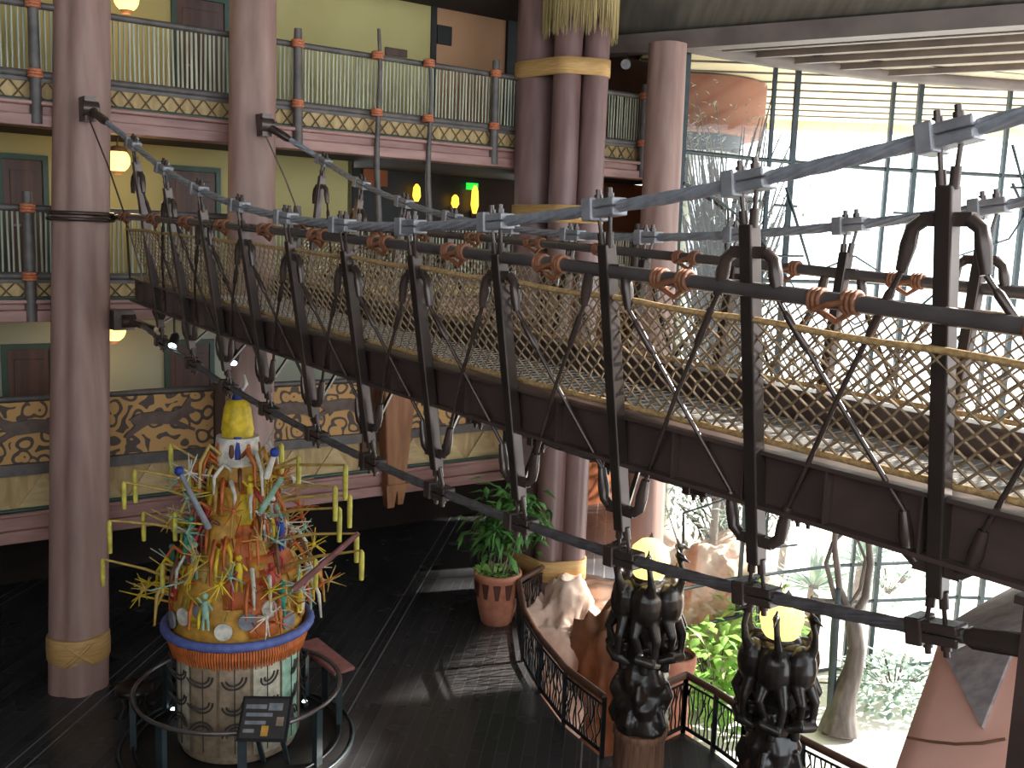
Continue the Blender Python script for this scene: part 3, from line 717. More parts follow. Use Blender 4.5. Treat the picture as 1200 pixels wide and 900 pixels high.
# ------------------------------------------------------------------ carved lamp posts
def totem(gx, gy, Zd, label, rz0):
    g = at(gx, gy, Zd); ax = at(gx-8, gy+120, Zd); c = V3((g.x-.02, g.y, 0)); zg = g.z
    o = thing('carved_lamp_post', c, label, 'lamp post', None)
    zt = zg-.28                                   # top of the carving
    z1 = zt-2.25
    MB().lathe(c, [(.36, 0), (.37, .1), (.36, z1-.12), (.39, z1-.1), (.39, z1)], 32, lobed(16, .05)).build('drum_base', 'drum', o)
    body = MB()
    body.lathe(c, [(.33, z1-.02), (.39, z1+.06), (.34, z1+.25), (.39, z1+.42), (.34, z1+.6), (.37, z1+.78), (.3, z1+.95), (.26, z1+1.2), (.28, z1+1.4), (.36, z1+1.6), (.4, z1+1.8), (.34, zt-.05), (.24, zt)], 36,
               lambda a, z: 1+.08*math.sin(5*a+7*z)+.08*noise.noise(V3((math.cos(a)*3, math.sin(a)*3, z*4.5))))
    for k in range(10):
        a = rz0+k*2*PI/5+.3*(k//5); zz = z1+.2+.4*(k//5); d = V3((math.cos(a), math.sin(a), 0))
        body.ball(c+d*.33+Z*zz, .11, 10, (1, 1, 1.35)); body.tube([c+d*.36+Z*(zz+.2), c+d*.45+Z*zz, c+d*.38+Z*(zz-.18)], [.05, .045, .04], 8)
    fuse(body.build('carved_core', 'carved', o), .022)
    nf = 6
    for k in range(nf):
        a = rz0+2*PI*k/nf; d = V3((math.cos(a), math.sin(a), 0)); tn = V3((-d.y, d.x, 0)); f = MB()
        P = lambda r, z, t=0.: c+d*r+Z*z+tn*t
        rot = Matrix((d, tn, Z)).transposed().to_3x3()
        f.ball(P(.36, zt-.3), .25, 16, (.8, .92, 1.25), rot)              # body
        f.tube([P(.42, zt-.12, .04), P(.5, zt+.05, .06), P(.52, zt+.22, .03), P(.47, zt+.4, 0)], [.1, .06, .042, .045], 10)   # neck
        f.ball(P(.48, zt+.43), .065, 10, (1.5, .8, .8), rot); f.tube([P(.53, zt+.42), P(.66, zt+.37)], [.035, .012], 8)
        f.tube([P(.46, zt+.47), P(.42, zt+.56)], [.03, .01], 6)
        f.tube([P(.4, zt-.5, -.1), P(.52, zt-.7, -.14), P(.46, zt-.92, -.06), P(.36, zt-1.0, -.04)], [.1, .065, .05, .05], 10)   # legs
        f.tube([P(.4, zt-.5, .1), P(.5, zt-.74, .17), P(.5, zt-.98, .15), P(.36, zt-1.08, .1)], [.1, .065, .05, .05], 10)
        f.tube([P(.3, zt-1.1, -.2), P(.5, zt-1.02, -.08), P(.52, zt-1.06, .12), P(.34, zt-1.14, .2)], [.06, .08, .08, .06], 10)
        f.tube([P(.32, zt-.9, 0), P(.34, zt-1.3, .02)], [.09, .07], 8)
        fuse(f.build('animal_figure', 'carved', o), .018, 3)
    gl = V3((c.x, c.y, zg))
    MB().lathe(gl, [(.17, -.3), (.25, -.18), (.29, 0), (.25, .17), (.14, .27), (.02, .3)], 24).build('globe', 'globe_pale', o)
    MB().lathe(gl, [(.2, -.36), (.26, -.3), (.2, -.24)], 20).build('globe_collar', 'carved', o)
    l = bpy.data.lights.new('lamp_light', 'POINT'); l.energy = 12; l.color = (1, .85, .55); l.shadow_soft_size = .3
    lo = bpy.data.objects.new('lamp_light', l); COL.objects.link(lo); lo.location = gl+Z*.5
    return o
totem(763, 655, 13.9, 'dark carved animal lamp post left of the other, on rough bark drum base', .35)
totem(918, 724, 13.0, 'dark carved animal lamp post on the right, beside the tree-shaped post', .1)
# ------------------------------------------------------------------ planter
pc = onz(581, 738); pc = V3((pc.x, pc.y+.45, 0))
pl = thing('potted_plant', pc, 'leafy green plant in a terracotta pot with dark triangles by the iron railing', 'plant')
pr = [(.30, 0), (.33, .04), (.40, .35), (.46, .7), (.475, .95), (.5, 1.0), (.5, 1.1), (.45, 1.12), (.42, 1.02)]
MB().lathe(pc, pr, 36).build('pot', 'pot', pl)
tri = MB()
for k in range(12):
    a = 2*PI*k/12; r = .478
    e = lambda q, z, rr: pc+V3((math.cos(a+q), math.sin(a+q), 0))*rr+Z*z
    tri.add([e(-.17, .94, .49), e(.17, .94, .49), e(.08, .62, .463), e(-.08, .62, .463)], [(0, 1, 2, 3)])
td = tri.build('triangle_band', 'potdark', pl); sm = td.modifiers.new('solid', 'SOLIDIFY'); sm.thickness = .02; sm.offset = 0
MB().lathe(pc, [(.02, 1.04), (.43, 1.03)], 24, caps=False).build('soil', 'soil', pl)
st = MB(); fo_ = MB(); low = MB()
for k in range(5):
    a = k*1.3; b_ = pc+V3((.16*math.cos(a), .16*math.sin(a), 1.0)); t_ = pc+V3((.15+.4*math.cos(a+.4), .4*math.sin(a+.4), 2.1+.3*math.sin(k*2.1)))
    st.tube([b_, b_.lerp(t_, .5)+V3((0, 0, .1)), t_], [.022, .018, .01], 6)
    for j in range(80):
        q = t_+V3((random.gauss(0, .22), random.gauss(0, .22), random.gauss(.1, .26)))
        dd = V3((random.uniform(-1, 1), random.uniform(-1, 1), random.uniform(-.5, .4)))
        fo_.leaf(q, dd, (0, 0, 1), random.uniform(.28, .52), random.uniform(.045, .075), .4)
for j in range(120):
    a = random.uniform(0, 2*PI); r = .42*math.sqrt(random.random())
    low.leaf(pc+V3((r*math.cos(a), r*math.sin(a), 1.06)), V3((math.cos(a), math.sin(a), random.uniform(.2, 1.4))), (0, 0, 1), .16, .045, .2)
st.build('stem', 'twig', pl); fo_.build('foliage', 'leaf', pl); plabel(low.build('undergrowth', 'leaf_light', pl), 'low pale green leaves over the soil')
# ------------------------------------------------------------------ festival mask sculpture
zr = .95
mc = onz(280, 802, zr); mc = V3((mc.x, mc.y, 0))
fr_ = thing('ring_railing', mc, 'round low metal railing encircling the colourful mask', 'railing')
Rr = 1.55
circ = lambda r, z, k=64: [V3((mc.x, mc.y, z))+V3((math.cos(a), math.sin(a), 0))*r for a in np.linspace(0, 2*PI, k+1)[:-1]]
MB().tube(circ(Rr, zr), .035, 10, closed=True).build('hand_rail', 'tube', fr_)
MB().tube(circ(Rr, .12), .025, 8, closed=True).build('lower_bar', 'iron', fr_)
for k in range(8):
    a = 2*PI*k/8+.3; p = mc+V3((math.cos(a), math.sin(a), 0))*Rr
    MB().box((p.x, p.y, zr/2), (.09, .13, zr), a).build('post', 'mullion', fr_)
pf_ = thing('platform', mc, 'low dark round platform under the colourful mask', 'platform')
MB().lathe(mc, [(1.78, 0), (1.78, .05), (1.72, .07), (.0, .07)], 64, caps=False).build('base_disc', 'black', pf_)
MB().tube(circ(1.76, .065), .03, 8, closed=True).build('rim', 'mullion', pf_)
sp = MB()
for k in range(8):
    a = 2*PI*k/8+.1; p = mc+V3((math.cos(a), math.sin(a), 0))*1.3
for k, (x, y, c_) in enumerate(((203, 829, 0), (237, 874, 0), (357, 820, 1))):
    p = onz(x, y, .2); o = tag(MB().lathe(V3((p.x, p.y, .07)), [(.05, 0), (.06, .06), (.045, .1)], 12).build('floor_spotlight', 'black'), ('small floor spotlight left of the mask drum', 'small floor spotlight in front of the mask drum', 'small floor spotlight right of the mask drum')[k], 'spotlight', 'spotlights around the mask')
    MB().lathe(V3((p.x, p.y, .17)), [(.045, 0), (.03, .02)], 12).build('lens', 'spot', o)
cz = V3((mc.x, mc.y, 0)); toC = (V3((0, 0, 0))-cz).normalized(); aC = math.atan2(toC.y, toC.x); sideC = V3((-toC.y, toC.x, 0))
mk = thing('festival_mask', cz+Z*.07, 'towering colourful festival mask costume bristling with yellow tasselled sticks', 'sculpture')
zring = at(275, 748, cz.y).z; zhoop = zring
ztop = at(278, 520, cz.y).z; zfig0 = at(278, 515, cz.y).z; zfig1 = at(278, 462, cz.y).z
MB().lathe(cz, [(.86, .1), (.9, .2), (.9, zhoop-.35), (.95, zhoop-.2)], 48).build('drum', 'm_cloth', mk)
cols = ['m_cloth', 'm_palecloth', 'm_mint', 'm_cloth', 'm_palecloth', 'm_cloth', 'm_orange', 'm_palecloth', 'm_cloth', 'm_mint', 'm_palecloth', 'm_cloth']
for k in range(12):
    a0 = aC-.3+2*PI*k/12; a1 = a0+2*PI/12*.9
    p = MB(); n_ = 6
    vs = [cz+V3((math.cos(a0+(a1-a0)*i/n_), math.sin(a0+(a1-a0)*i/n_), 0))*r+Z*z for r, z in ((.9, .22), (.92, .24), (.92, zhoop-.38), (.9, zhoop-.36)) for i in range(n_+1)]
    p.add(vs, [(j*(n_+1)+i, j*(n_+1)+i+1, (j+1)*(n_+1)+i+1, (j+1)*(n_+1)+i) for j in range(3) for i in range(n_)], True)
    pb = p.build('cloth_panel', cols[k], mk)
    mo = MB()
    am = (a0+a1)/2; dd = V3((math.cos(am), math.sin(am), 0)); tn = V3((-dd.y, dd.x, 0)); hh = zhoop-.6
    for (zc_, sg) in ((.22+hh*.28, 1), (.22+hh*.62, -1), (.22+hh*.9, -1)):
        for rr in (.17, .11):
            mo.tube([cz+dd*(.925+.002*q*q)+tn*rr*math.cos(b_)+Z*(zc_+sg*rr*math.sin(b_)) for q, b_ in zip(range(9), np.linspace(0, PI, 9))], .014, 5)
    mo.tube([cz+dd*.924+Z*(.26+hh*.02), cz+dd*.924+Z*(.22+hh*.99)], .008, 4)
    mo.build('crescent_motif', 'm_dark', pb)
fg = MB()
for k in range(150):
    a = 2*PI*k/150; d = V3((math.cos(a), math.sin(a), 0))
    fg.tube([cz+d*1.0+Z*(zhoop-.05), cz+d*1.02+Z*(zhoop-.22), cz+d*.98+Z*(zhoop-.36-.05*random.random())], [.022, .022, .01], 4)
plabel(fg.build('fringe', 'm_orange', mk), 'orange fringe under the blue hoop')
plabel(MB().tube([V3((cz.x, cz.y, zhoop))+V3((math.cos(a), math.sin(a), 0))*1.08 for a in np.linspace(0, 2*PI, 65)[:-1]], .065, 12, closed=True, lobes=8, amp=.12, twist=14).build('hoop', 'm_hoop', mk), 'thick wrapped blue hoop')
# tower body
def tower_r(z): return float(np.interp(z, [zhoop, zhoop+.4, zhoop+.8, zhoop+1.2, zhoop+1.6, zhoop+2.0, zhoop+2.4, ztop], [.96, .97, .9, .74, .56, .42, .35, .33]))
tw = MB().lathe(cz, [(tower_r(z), z) for z in np.linspace(zhoop-.1, zfig0-.42, 30)], 40)
tw.build('tower', 'm_gold', mk)
pal = ['m_orange', 'm_yellow', 'm_orange', 'm_gold', 'm_orange', 'm_straw', 'm_red', 'm_gold', 'm_yellow', 'm_orange']
for k in range(96):
    z0 = zhoop+.06+(ztop-zhoop-1.0)*((k*.618) % 1); a = random.uniform(0, 2*PI); h = random.uniform(.35, .7); w = random.uniform(.1, .24); ls = random.uniform(-.1, .1)
    p = MB(); vs = []; nz_ = 5; off = random.uniform(.015, .06)
    for i in range(nz_):
        zq = z0+h*i/(nz_-1)
        for q in (-w, -w/3, w/3, w):
            r = tower_r(zq)+off; vs.append(cz+V3((math.cos(a+ls*i/4+q/r), math.sin(a+ls*i/4+q/r), 0))*r+Z*zq)
    p.add(vs, [(i*4+j, i*4+j+1, i*4+j+5, i*4+j+4) for i in range(nz_-1) for j in range(3)], True); ob = p.build('cloth_patch', pal[k % 10], mk); so = ob.modifiers.new('solid', 'SOLIDIFY'); so.thickness = .02
for k in range(96):
    a = aC+random.uniform(-2.2, 2.2); z0 = zhoop+.5+2.2*((k*.618) % 1); d = V3((math.cos(a), math.sin(a), 0)); tn = V3((-d.y, d.x, 0)); r = tower_r(z0)
    L = random.uniform(.3, .75); bend = random.uniform(-.2, .2); p = cz+d*(r-.02)+Z*z0
    MB().tube([p, p+d*L*.3+Z*L*.25+tn*bend*.4, p+d*L*.5-Z*L*.1+tn*bend, p+d*L*.55-Z*L*.6+tn*bend], [.03, .034, .03, .016], 5).build('streamer', ['m_orange', 'm_yellow', 'm_gold', 'm_brown', 'm_orange', 'm_straw', 'm_red', 'm_white'][k % 8], mk)
for k in range(40):
    a = aC+random.uniform(-2.3, 2.3); z0 = zhoop+.4+2.1*((k*.618) % 1); d = V3((math.cos(a), math.sin(a), 0)); r = tower_r(z0); c_ = cz+d*(r+random.uniform(.25, .5))+Z*z0
    sb = MB(); sb.ball(c_, .035, 8); sb.tube([cz+d*(r-.05)+Z*(z0-.15), c_], .016, 5)
    for i in range(9):
        v = V3((random.gauss(0, 1), random.gauss(0, 1), random.gauss(0, 1))).normalized(); sb.tube([c_, c_+v*random.uniform(.16, .34)], [.014, .006], 4)
    sb.build('starburst', ['m_straw', 'm_white', 'm_mint', 'm_yellow', 'm_orange'][k % 5], mk)
# white discs and mirrors near the hoop
for k in range(9):
    a = aC-1.2+k*.33; d = V3((math.cos(a), math.sin(a), 0)); z = zhoop+.22+.14*((k*7) % 3)
    MB().tube([cz+d*1.0+Z*z, cz+d*1.03+Z*z], [.13, .13], 18).build('disc', 'm_white' if k % 2 else 'm_grey', mk)
# little carved figures around the tower
for k in range(26):
    a = random.uniform(0, 2*PI); z = zhoop+.15+random.random()*1.9; r = tower_r(z)+.12; d = V3((math.cos(a), math.sin(a), 0)); p = cz+d*r+Z*z
    f = MB(); f.tube([p, p+Z*.16, p+Z*.26], [.05, .06, .035], 8); f.ball(p+Z*.33, .05, 8)
    tn = V3((-d.y, d.x, 0))
    f.tube([p+Z*.22+tn*.05, p+Z*.14+tn*.12+d*.03], [.02, .016], 6); f.tube([p+Z*.22-tn*.05, p+Z*.3-tn*.12], [.02, .016], 6)
    f.tube([p+tn*.03, p+tn*.04-Z*.18], [.026, .02], 6); f.tube([p-tn*.03, p-tn*.04-Z*.18], [.026, .02], 6)
    f.build('figurine', ['m_white', 'm_teal', 'm_red', 'm_blue', 'm_yellow', 'm_mint'][k % 6], mk)
# long drooping sticks with tassels (positions read off the photo's fan of sticks)
tips = [(120, 655), (128, 610), (145, 565), (158, 550), (200, 520), (205, 600), (190, 660), (168, 600), (370, 655), (393, 570), (405, 545), (418, 625), (424, 645), (398, 595), (410, 580), (222, 545), (330, 520), (350, 535)]
for k, (x, y) in enumerate(tips):
    tip = at(x, y, cz.y+random.uniform(-.7, .5)); z0 = tip.z-random.uniform(.25, .6); z0 = max(z0, zhoop+.3)
    dv = V3((tip.x-cz.x, tip.y-cz.y, 0)); st0 = cz+dv.normalized()*tower_r(z0)*.8+Z*z0
    s_ob = MB().tube([st0, st0.lerp(tip, .5)+Z*.05, tip], [.026, .023, .016], 6).build('tassel_stick', 'm_straw', mk)
    MB().tube([tip+Z*.0, tip-Z*.03, tip-Z*.2, tip-Z*random.uniform(.4, .52)], [.016, .036, .04, .034], 6).build('tassel', 'm_tassel', s_ob)
for k in range(95):
    a = random.uniform(0, 2*PI); z = zhoop+.2+2.3*random.random(); r = tower_r(z)*.85; d = V3((math.cos(a), math.sin(a), 0)); L = random.uniform(.35, .85)
    p = cz+d*r+Z*z; q = p+(d+Z*random.uniform(-.1, .9)+V3((random.uniform(-.5, .5), random.uniform(-.5, .5), 0))).normalized()*L
    MB().tube([p, q], [random.uniform(.012, .02), .008], 5).build('stick', ['m_straw', 'm_orange', 'm_tassel', 'm_white', 'm_gold', 'm_straw', 'm_mint', 'm_orange'][k % 8], mk)
for k, (x0, y0, x1, y1, c_) in enumerate(((245, 620, 210, 552, 'm_grey'), (312, 560, 322, 530, 'm_white'), (305, 600, 330, 560, 'm_mint'), (345, 690, 420, 625, 'm_pinkwood'))):
    MB().tube([at(x0, y0, cz.y-.8), at(x1, y1, cz.y-.9)], [.05, .035], 8).build('carved_rod', c_, mk)
    if k < 2: MB().ball(at(x1, y1, cz.y-.9), .07, 10).build('rod_knob', 'm_blue', mk)
# crowning figure: pale pedestal, yellow bell robe, blue head with white horns
top = V3((cz.x, cz.y, 0))
ped = MB().lathe(top, [(.3, zfig0-.5), (.34, zfig0-.3), (.31, zfig0)], 24).build('pedestal', 'm_white', mk)
for k in range(8):
    a = k*PI/4; MB().ball(top+V3((math.cos(a), math.sin(a), 0))*.3+Z*(zfig0-.2), .09, 8, (.6, .6, 1.6)).build('pedestal_figure', 'm_orange' if k % 2 else 'm_brown', ped)
MB().lathe(top, [(.22, zfig0), (.24, zfig0+.1), (.2, zfig0+.4), (.16, zfig0+.52), (.06, zfig0+.56)], 24, lobed(8, .1)).build('robe', 'm_yellow', mk)
hd = MB(); hd.ball(top+Z*(zfig0+.62), .1, 14, (1, 1, 1.2)); hd = hd.build('crown_head', 'm_blue', mk)
ho = MB()
for sg in (-1, 1): ho.tube([top+Z*(zfig0+.68)+sideC*.05*sg, top+Z*(zfig0+.78)+sideC*.13*sg, top+Z*(zfig0+.92)+sideC*.1*sg], [.035, .03, .012], 8)
ho.build('horns', 'm_white', hd)
MB().tube([top+toC*.24+Z*(zfig0+.02), top+toC*.34+Z*(zfig0-.3)], [.06, .04], 8).build('ribbon', 'm_blue', mk)
# sign lectern
sgp = onz(322, 900, 0)
sg = thing('sign_stand', V3((sgp.x, sgp.y, 0)), 'tilted dark information panel on a stand in front of the colourful mask', 'sign')
cen = at(310, 842, sgp.y); nrm = (V3((-.1, -.75, .65))).normalized(); ex = V3((.97, -.12, .1)); ex = (ex-nrm*ex.dot(nrm)).normalized(); ey = nrm.cross(ex)
bevel(MB().frame_box(cen, ex, ey, nrm, ((-.36, .36), (-.31, .31), (-.04, 0))).build('panel_frame', 'iron', sg), .01)
MB().frame_box(cen, ex, ey, nrm, ((-.32, .32), (-.27, .27), (.001, .006))).build('panel_face', 'm_dark', sg)
bl = MB()
for (x, y, w, h) in ((-.14, .16, .3, .06), (-.08, .05, .38, .05), (-.12, -.06, .3, .05), (-.2, -.17, .16, .05), (.14, .16, .2, .1)): bl.frame_box(cen, ex, ey, nrm, ((x-w/2, x+w/2), (y-h/2, y+h/2), (.007, .009)))
bl.build('text_block', 'm_grey', sg)
MB().frame_box(cen, ex, ey, nrm, ((-.02, .08), (-.24, -.1), (.007, .01))).build('photo_block', 'm_gold', sg)
MB().frame_box(cen, ex, ey, nrm, ((.18, .28), (-.1, .02), (.007, .01))).build('photo_block', 'm_cloth', sg)
for q in (-.18, .18):
    MB().bar(V3((sgp.x+q, sgp.y+.1, .0)), cen+ex*q-nrm*.04, .06).build('leg', 'mullion', sg)
# slim reddish lectern seen edge-on behind the ring
l0, l1 = at(360, 752, 17.0), at(404, 787, 16.2)
lc = thing('reading_lectern', V3(((l0.x+l1.x)/2, (l0.y+l1.y)/2, 0)), 'slim reddish wooden lectern right of the round railing', 'lectern')
ld = (l1-l0).normalized(); lx = V3((ld.y, -ld.x, 0)).normalized(); lu = lx.cross(ld)
bevel(MB().frame_box(l0, ld, lx, lu, ((0, (l1-l0).length), (-.2, .2), (-.03, .03))).build('board', 'm_pinkwood', lc), .01)
mpt = l0.lerp(l1, .5); MB().box((mpt.x, mpt.y, (mpt.z-.03)/2), (.1, .1, mpt.z-.03)).build('stand', 'iron', lc)
# dark carved stool at far left of the ring
ds = onz(158, 840); d0 = thing('carved_stool', V3((ds.x, ds.y, 0)), 'dark carved wooden stool in shadow left of the round railing', 'stool')
MB().lathe(V3((ds.x, ds.y, 0)), [(.26, .42), (.3, .46), (.3, .52), (.26, .55), (.05, .53)], 24).build('seat', 'carved', d0)
for k in range(4):
    a = k*PI/2+.4; d = V3((math.cos(a), math.sin(a), 0)); b_ = V3((ds.x, ds.y, 0))
    MB().tube([b_+d*.24, b_+d*.14+Z*.22, b_+d*.22+Z*.43], [.045, .05, .05], 8).build('leg', 'carved', d0)
# ------------------------------------------------------------------ rocks
def rock(name, c, r, label, m_='rock', sq=(1, 1, 1), seed=0, group=None, cat='rock', sub=5):
    bm = bmesh.new(); bmesh.ops.create_icosphere(bm, subdivisions=sub, radius=1)
    for v in bm.verts:
        p = v.co.normalized(); k = 1+.3*noise.noise(p*1.5+V3((seed*3.1, seed, 0)))+.16*noise.cell(p*2.2+V3((seed, 3, 0)))*.5+.12*noise.noise(p*5+V3((seed, 0, 0)))+.05*noise.noise(p*14)
        q = V3((p.x*sq[0], p.y*sq[1], p.z*sq[2]))*k*r
        v.co = q
    me = bpy.data.meshes.new(name); bm.to_mesh(me); bm.free()
    for p in me.polygons: p.use_smooth = True
    me.materials.append(M[m_]); o = bpy.data.objects.new(name, me); COL.objects.link(o); o.location = c
    return tag(o, label, cat, group)
cb_ = at(658, 740, Zc)
rock('boulder', V3((cb_.x-.1, cb_.y-.2, -.6)), 1.0, 'pale sandstone boulder under the clustered column', 'rock', (1.0, .8, 1.3), 1)
p = at(672, 790, Zc-1.2); rock('boulder', V3((p.x-.5, p.y-.2, -1.9)), .75, 'pale sandstone boulder behind the curved railing', 'rock', (.9, .8, 1.4), 2)
p = at(680, 695, Zc+1.5); rock('boulder', V3((p.x+.3, p.y-.1, -.3)), .75, 'flat sandstone ledge rock right of the clustered column', 'rock', (2.0, .8, .7), 3)
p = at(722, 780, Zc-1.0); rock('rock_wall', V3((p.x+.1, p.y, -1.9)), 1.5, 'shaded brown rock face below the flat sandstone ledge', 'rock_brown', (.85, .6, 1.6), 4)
p = at(790, 775, 17.5); pot2 = thing('small_planter', V3((p.x, p.y, ZS)), 'small brown planter pot behind the left carved post', 'planter')
p.z += -ZS-3; MB().lathe(V3((p.x, p.y, ZS)), [(.3, 0), (.34, .1), (.3, p.z+2.6), (.38, p.z+2.9), (.4, p.z+3.12), (.36, p.z+3.16), (.34, p.z+3.08)], 28).build('pot', 'pot', pot2)
MB().lathe(V3((p.x, p.y, ZS)), [(.02, p.z+3.1), (.35, p.z+3.09)], 20, caps=False).build('soil', 'soil', pot2)
# ------------------------------------------------------------------ the window wall
zh = 12.75
A = at(798, 70, 23.8)
wp = [V3((A.x, A.y, 0))]
for az, ln in ((58, 3.0), (66, 3.6), (78, 4.2), (92, 4), (108, 5), (128, 5), (146, 5)):
    a = math.radians(az); wp.append(wp[-1]+V3((math.sin(a), math.cos(a), 0))*ln)
def on_wall(x, y=200):
    d = ray(x, y)
    for a, b in zip(wp[:-1], wp[1:]):
        n_ = (b-a).cross(Z); den = d.dot(n_)
        if abs(den) < 1e-6: continue
        t = (a-CAM).dot(n_)/den; q = CAM+d*t; u = (q-a).dot(b-a)/(b-a).length_squared
        if t > 0 and -.001 <= u <= 1.001: return V3((q.x, q.y, 0))
    return None
win = bpy.data.objects.new('window_1', None); COL.objects.link(win); win.location = wp[0]+Z*ZS; win['_w'] = tuple(win.location); win['kind'] = 'structure'; win['label'] = 'tall curved steel framed window wall'
gl = MB()
vs = [p+Z*z for p in wp for z in (ZS, zh)]
gl.add(vs, [(2*i, 2*i+2, 2*i+3, 2*i+1) for i in range(len(wp)-1)]); gl.build('pane', 'glass', win)
mx_ = [804, 907, 934, 1047, 1079, 1184, 1213, 1310, 1350]
for x in mx_:
    q = on_wall(x, 110)
    if q is None: continue
    w = .13 if x in (804, 934, 1079, 1213, 1350) else .09
    MB().box((q.x, q.y, (zh+ZS)/2), (w, .16, zh-ZS)).build('mullion', 'mullion', win)
for p in wp[4:]: MB().box((p.x, p.y, (zh+ZS)/2), (.12, .16, zh-ZS)).build('mullion', 'mullion', win)
ztr = [on_wall(x, y) and None for x, y in ()]
def z_on(x, y):
    q = on_wall(x, y); d = ray(x, y); t = (V3((q.x, q.y, 0))-V3((0, 0, 0))).length/V3((d.x, d.y, 0)).length
    return H+d.z*t
for z in (z_on(930, 190), z_on(950, 330), z_on(870, 722), z_on(1000, 662), ZS+.06):
    MB().tube([p+Z*z for p in wp], .055, 6).build('transom', 'mullion', win)
hb = MB().tube([p+Z*(zh-.02) for p in wp], .12, 6).build('head_rail', 'mullion', win)
for (xa, xb, y) in ((907, 934, 241), (1047, 1079, 250), (1184, 1213, 220), (907, 934, 640), (1000, 1015, 662)):
    a, b = on_wall(xa, y), on_wall(xb, y); z = z_on((xa+xb)/2, y); MB().tube([a+Z*z, b+Z*z], .035, 6).build('muntin', 'mullion', win)
e0 = bp(bt(778, 300, W)[0], W, 0); struct(MB().bar(V3((e0.x, e0.y, (ZS+zh)/2)), V3((wp[0].x-.25, wp[0].y+.1, (ZS+zh)/2)), .15, zh-ZS).build('wall_corner', 'umber'))
# iron twigs woven in front of the panes
for k, pts in enumerate((((800, 215), (840, 235), (880, 265), (935, 345)), ((920, 220), (950, 320), (1000, 300), (1047, 330)), ((1184, 215), (1200, 250), (1180, 280), (1120, 300)), ((1184, 170), (1196, 215), (1230, 240)), ((760, 640), (800, 600), (860, 580), (900, 560)), ((1047, 420), (1075, 360), (1110, 330)), ((934, 400), (960, 350), (1000, 380), (1047, 360)), ((870, 330), (905, 300), (940, 300)))):
    P = []
    for x, y in pts:
        q = on_wall(max(x, 800), y); P.append(q+Z*z_on(max(x, 800), y)-V3((0, .12, 0)))
    MB().tube(P, [.045-.008*i for i in range(len(P))], 6).build('branch_muntin', 'mullion', win)
# tree-shaped post in front of the window
tb = onz(985, 858, ZS); Zt = (tb-CAM).dot(Fv)
tr = thing('tree_post', tb, 'grey tree-shaped post with looping branches in front of the window', 'post')
def T(x, y): return at(x, y, Zt-.1)
k_ = MB(); pts = [(982, 858), (985, 835), (990, 812), (1000, 785), (1004, 760), (1001, 735), (996, 715)]
k_.tube([T(*p) for p in pts], [.5, .36, .3, .24, .21, .2, .16], 14, lobes=6, amp=.12)
for q in ((960, 868), (1004, 864), (975, 872)): k_.tube([T(986, 838), T(*q)], [.22, .06], 8)
fuse(k_.build('trunk', 'trunk', tr), .035)
for pts, r in ((((996, 722), (978, 700), (968, 660), (976, 636), (995, 618)), .075), (((998, 722), (984, 690), (978, 640), (980, 600)), .1), (((1000, 724), (1014, 700), (1020, 660), (1017, 620), (1012, 590)), .12), (((994, 712), (1008, 690), (1014, 655), (1004, 630), (992, 615)), .05), (((985, 706), (960, 704), (951, 700)), .08)):
    MB().tube([T(*p) for p in pts], [r*(1-.1*i) for i in range(len(pts))], 10).build('branch', 'trunk', tr)
sp_ = MB().tube([T(972, 858), T(978, 740), T(982, 690)], .11, 8); sp_.build('stake', 'mullion', tr)
# ------------------------------------------------------------------ ceilings
ZB = 12.62
bA, bB = onz(780, 63, ZB), onz(1200, 35, ZB); bdv = (bB-bA).normalized(); bA = bA-bdv*7; bB = bB+bdv*8; bpn = V3((-bdv.y, bdv.x, 0)) # towards window
if bpn.y < 0: bpn = -bpn
mb = MB(); mb.frame_box(bA, bdv, bpn, Z, ((0, (bB-bA).length), (-.5, 0), (0, .42)))
struct(mb.build('beam', 'beam'), 'big dark ceiling beam')
sl = MB(); back = -bpn*14+Z*6.5
u0 = bA+bdv*4.2+Z*.4-bpn*.3; u1 = bB+Z*.4-bpn*.3
sl.add([u0, u1, u1+back, u0+back, u0+Z*.15, u1+Z*.15, u1+back+Z*.15, u0+back+Z*.15], [(0, 1, 2, 3), (7, 6, 5, 4), (0, 4, 5, 1), (1, 5, 6, 2), (2, 6, 7, 3), (3, 7, 4, 0)])
struct(sl.build('ceiling_sloped', 'roof'))
for k in range(1, 5):
    q = back*(k/5.); b2 = MB().bar(u0+q-Z*.12, u1+q-Z*.12, .16, .2); struct(b2.build('beam', 'beam'))
# flat soffit between beam and glass, with ribs
so_ = MB(); poly = [bA+bdv*7.2, bB]+[p+Z*ZB for p in wp[5::-1]]
k = len(poly); poly = [V3((p.x, p.y, zh+.1)) for p in poly]
so_.add(poly+[p+Z*.15 for p in poly], [tuple(range(k)), tuple(range(k, 2*k))[::-1]]+[(i, (i+1) % k, (i+1) % k+k, i+k) for i in range(k)])
struct(so_.build('ceiling_window_bay', 'bay'))
for q in (.7, 1.7, 2.8, 4.0, 5.3):
    b = bB+bpn*q; a = None
    for wa, wb in zip(wp[:-1], wp[1:]):
        den = bdv.x*(wb-wa).y-bdv.y*(wb-wa).x; o_ = b-wa
        u_ = (bdv.x*o_.y-bdv.y*o_.x)/den if abs(den) > 1e-6 else -1
        if 0 <= u_ <= 1 and a is None: a = wa.lerp(wb, u_)-bpn*.1
    if a is None: continue
    MBx = MB().bar(V3((a.x, a.y, zh+.02)), V3((b.x, b.y, zh+.02)), .16, .16); struct(MBx.build('beam', 'beam'))
hd_ = MB().tube([p+Z*(zh+.02)-V3((0, .25, 0)) for p in wp[:6]], .2, 8); struct(hd_.build('beam', 'beam'))
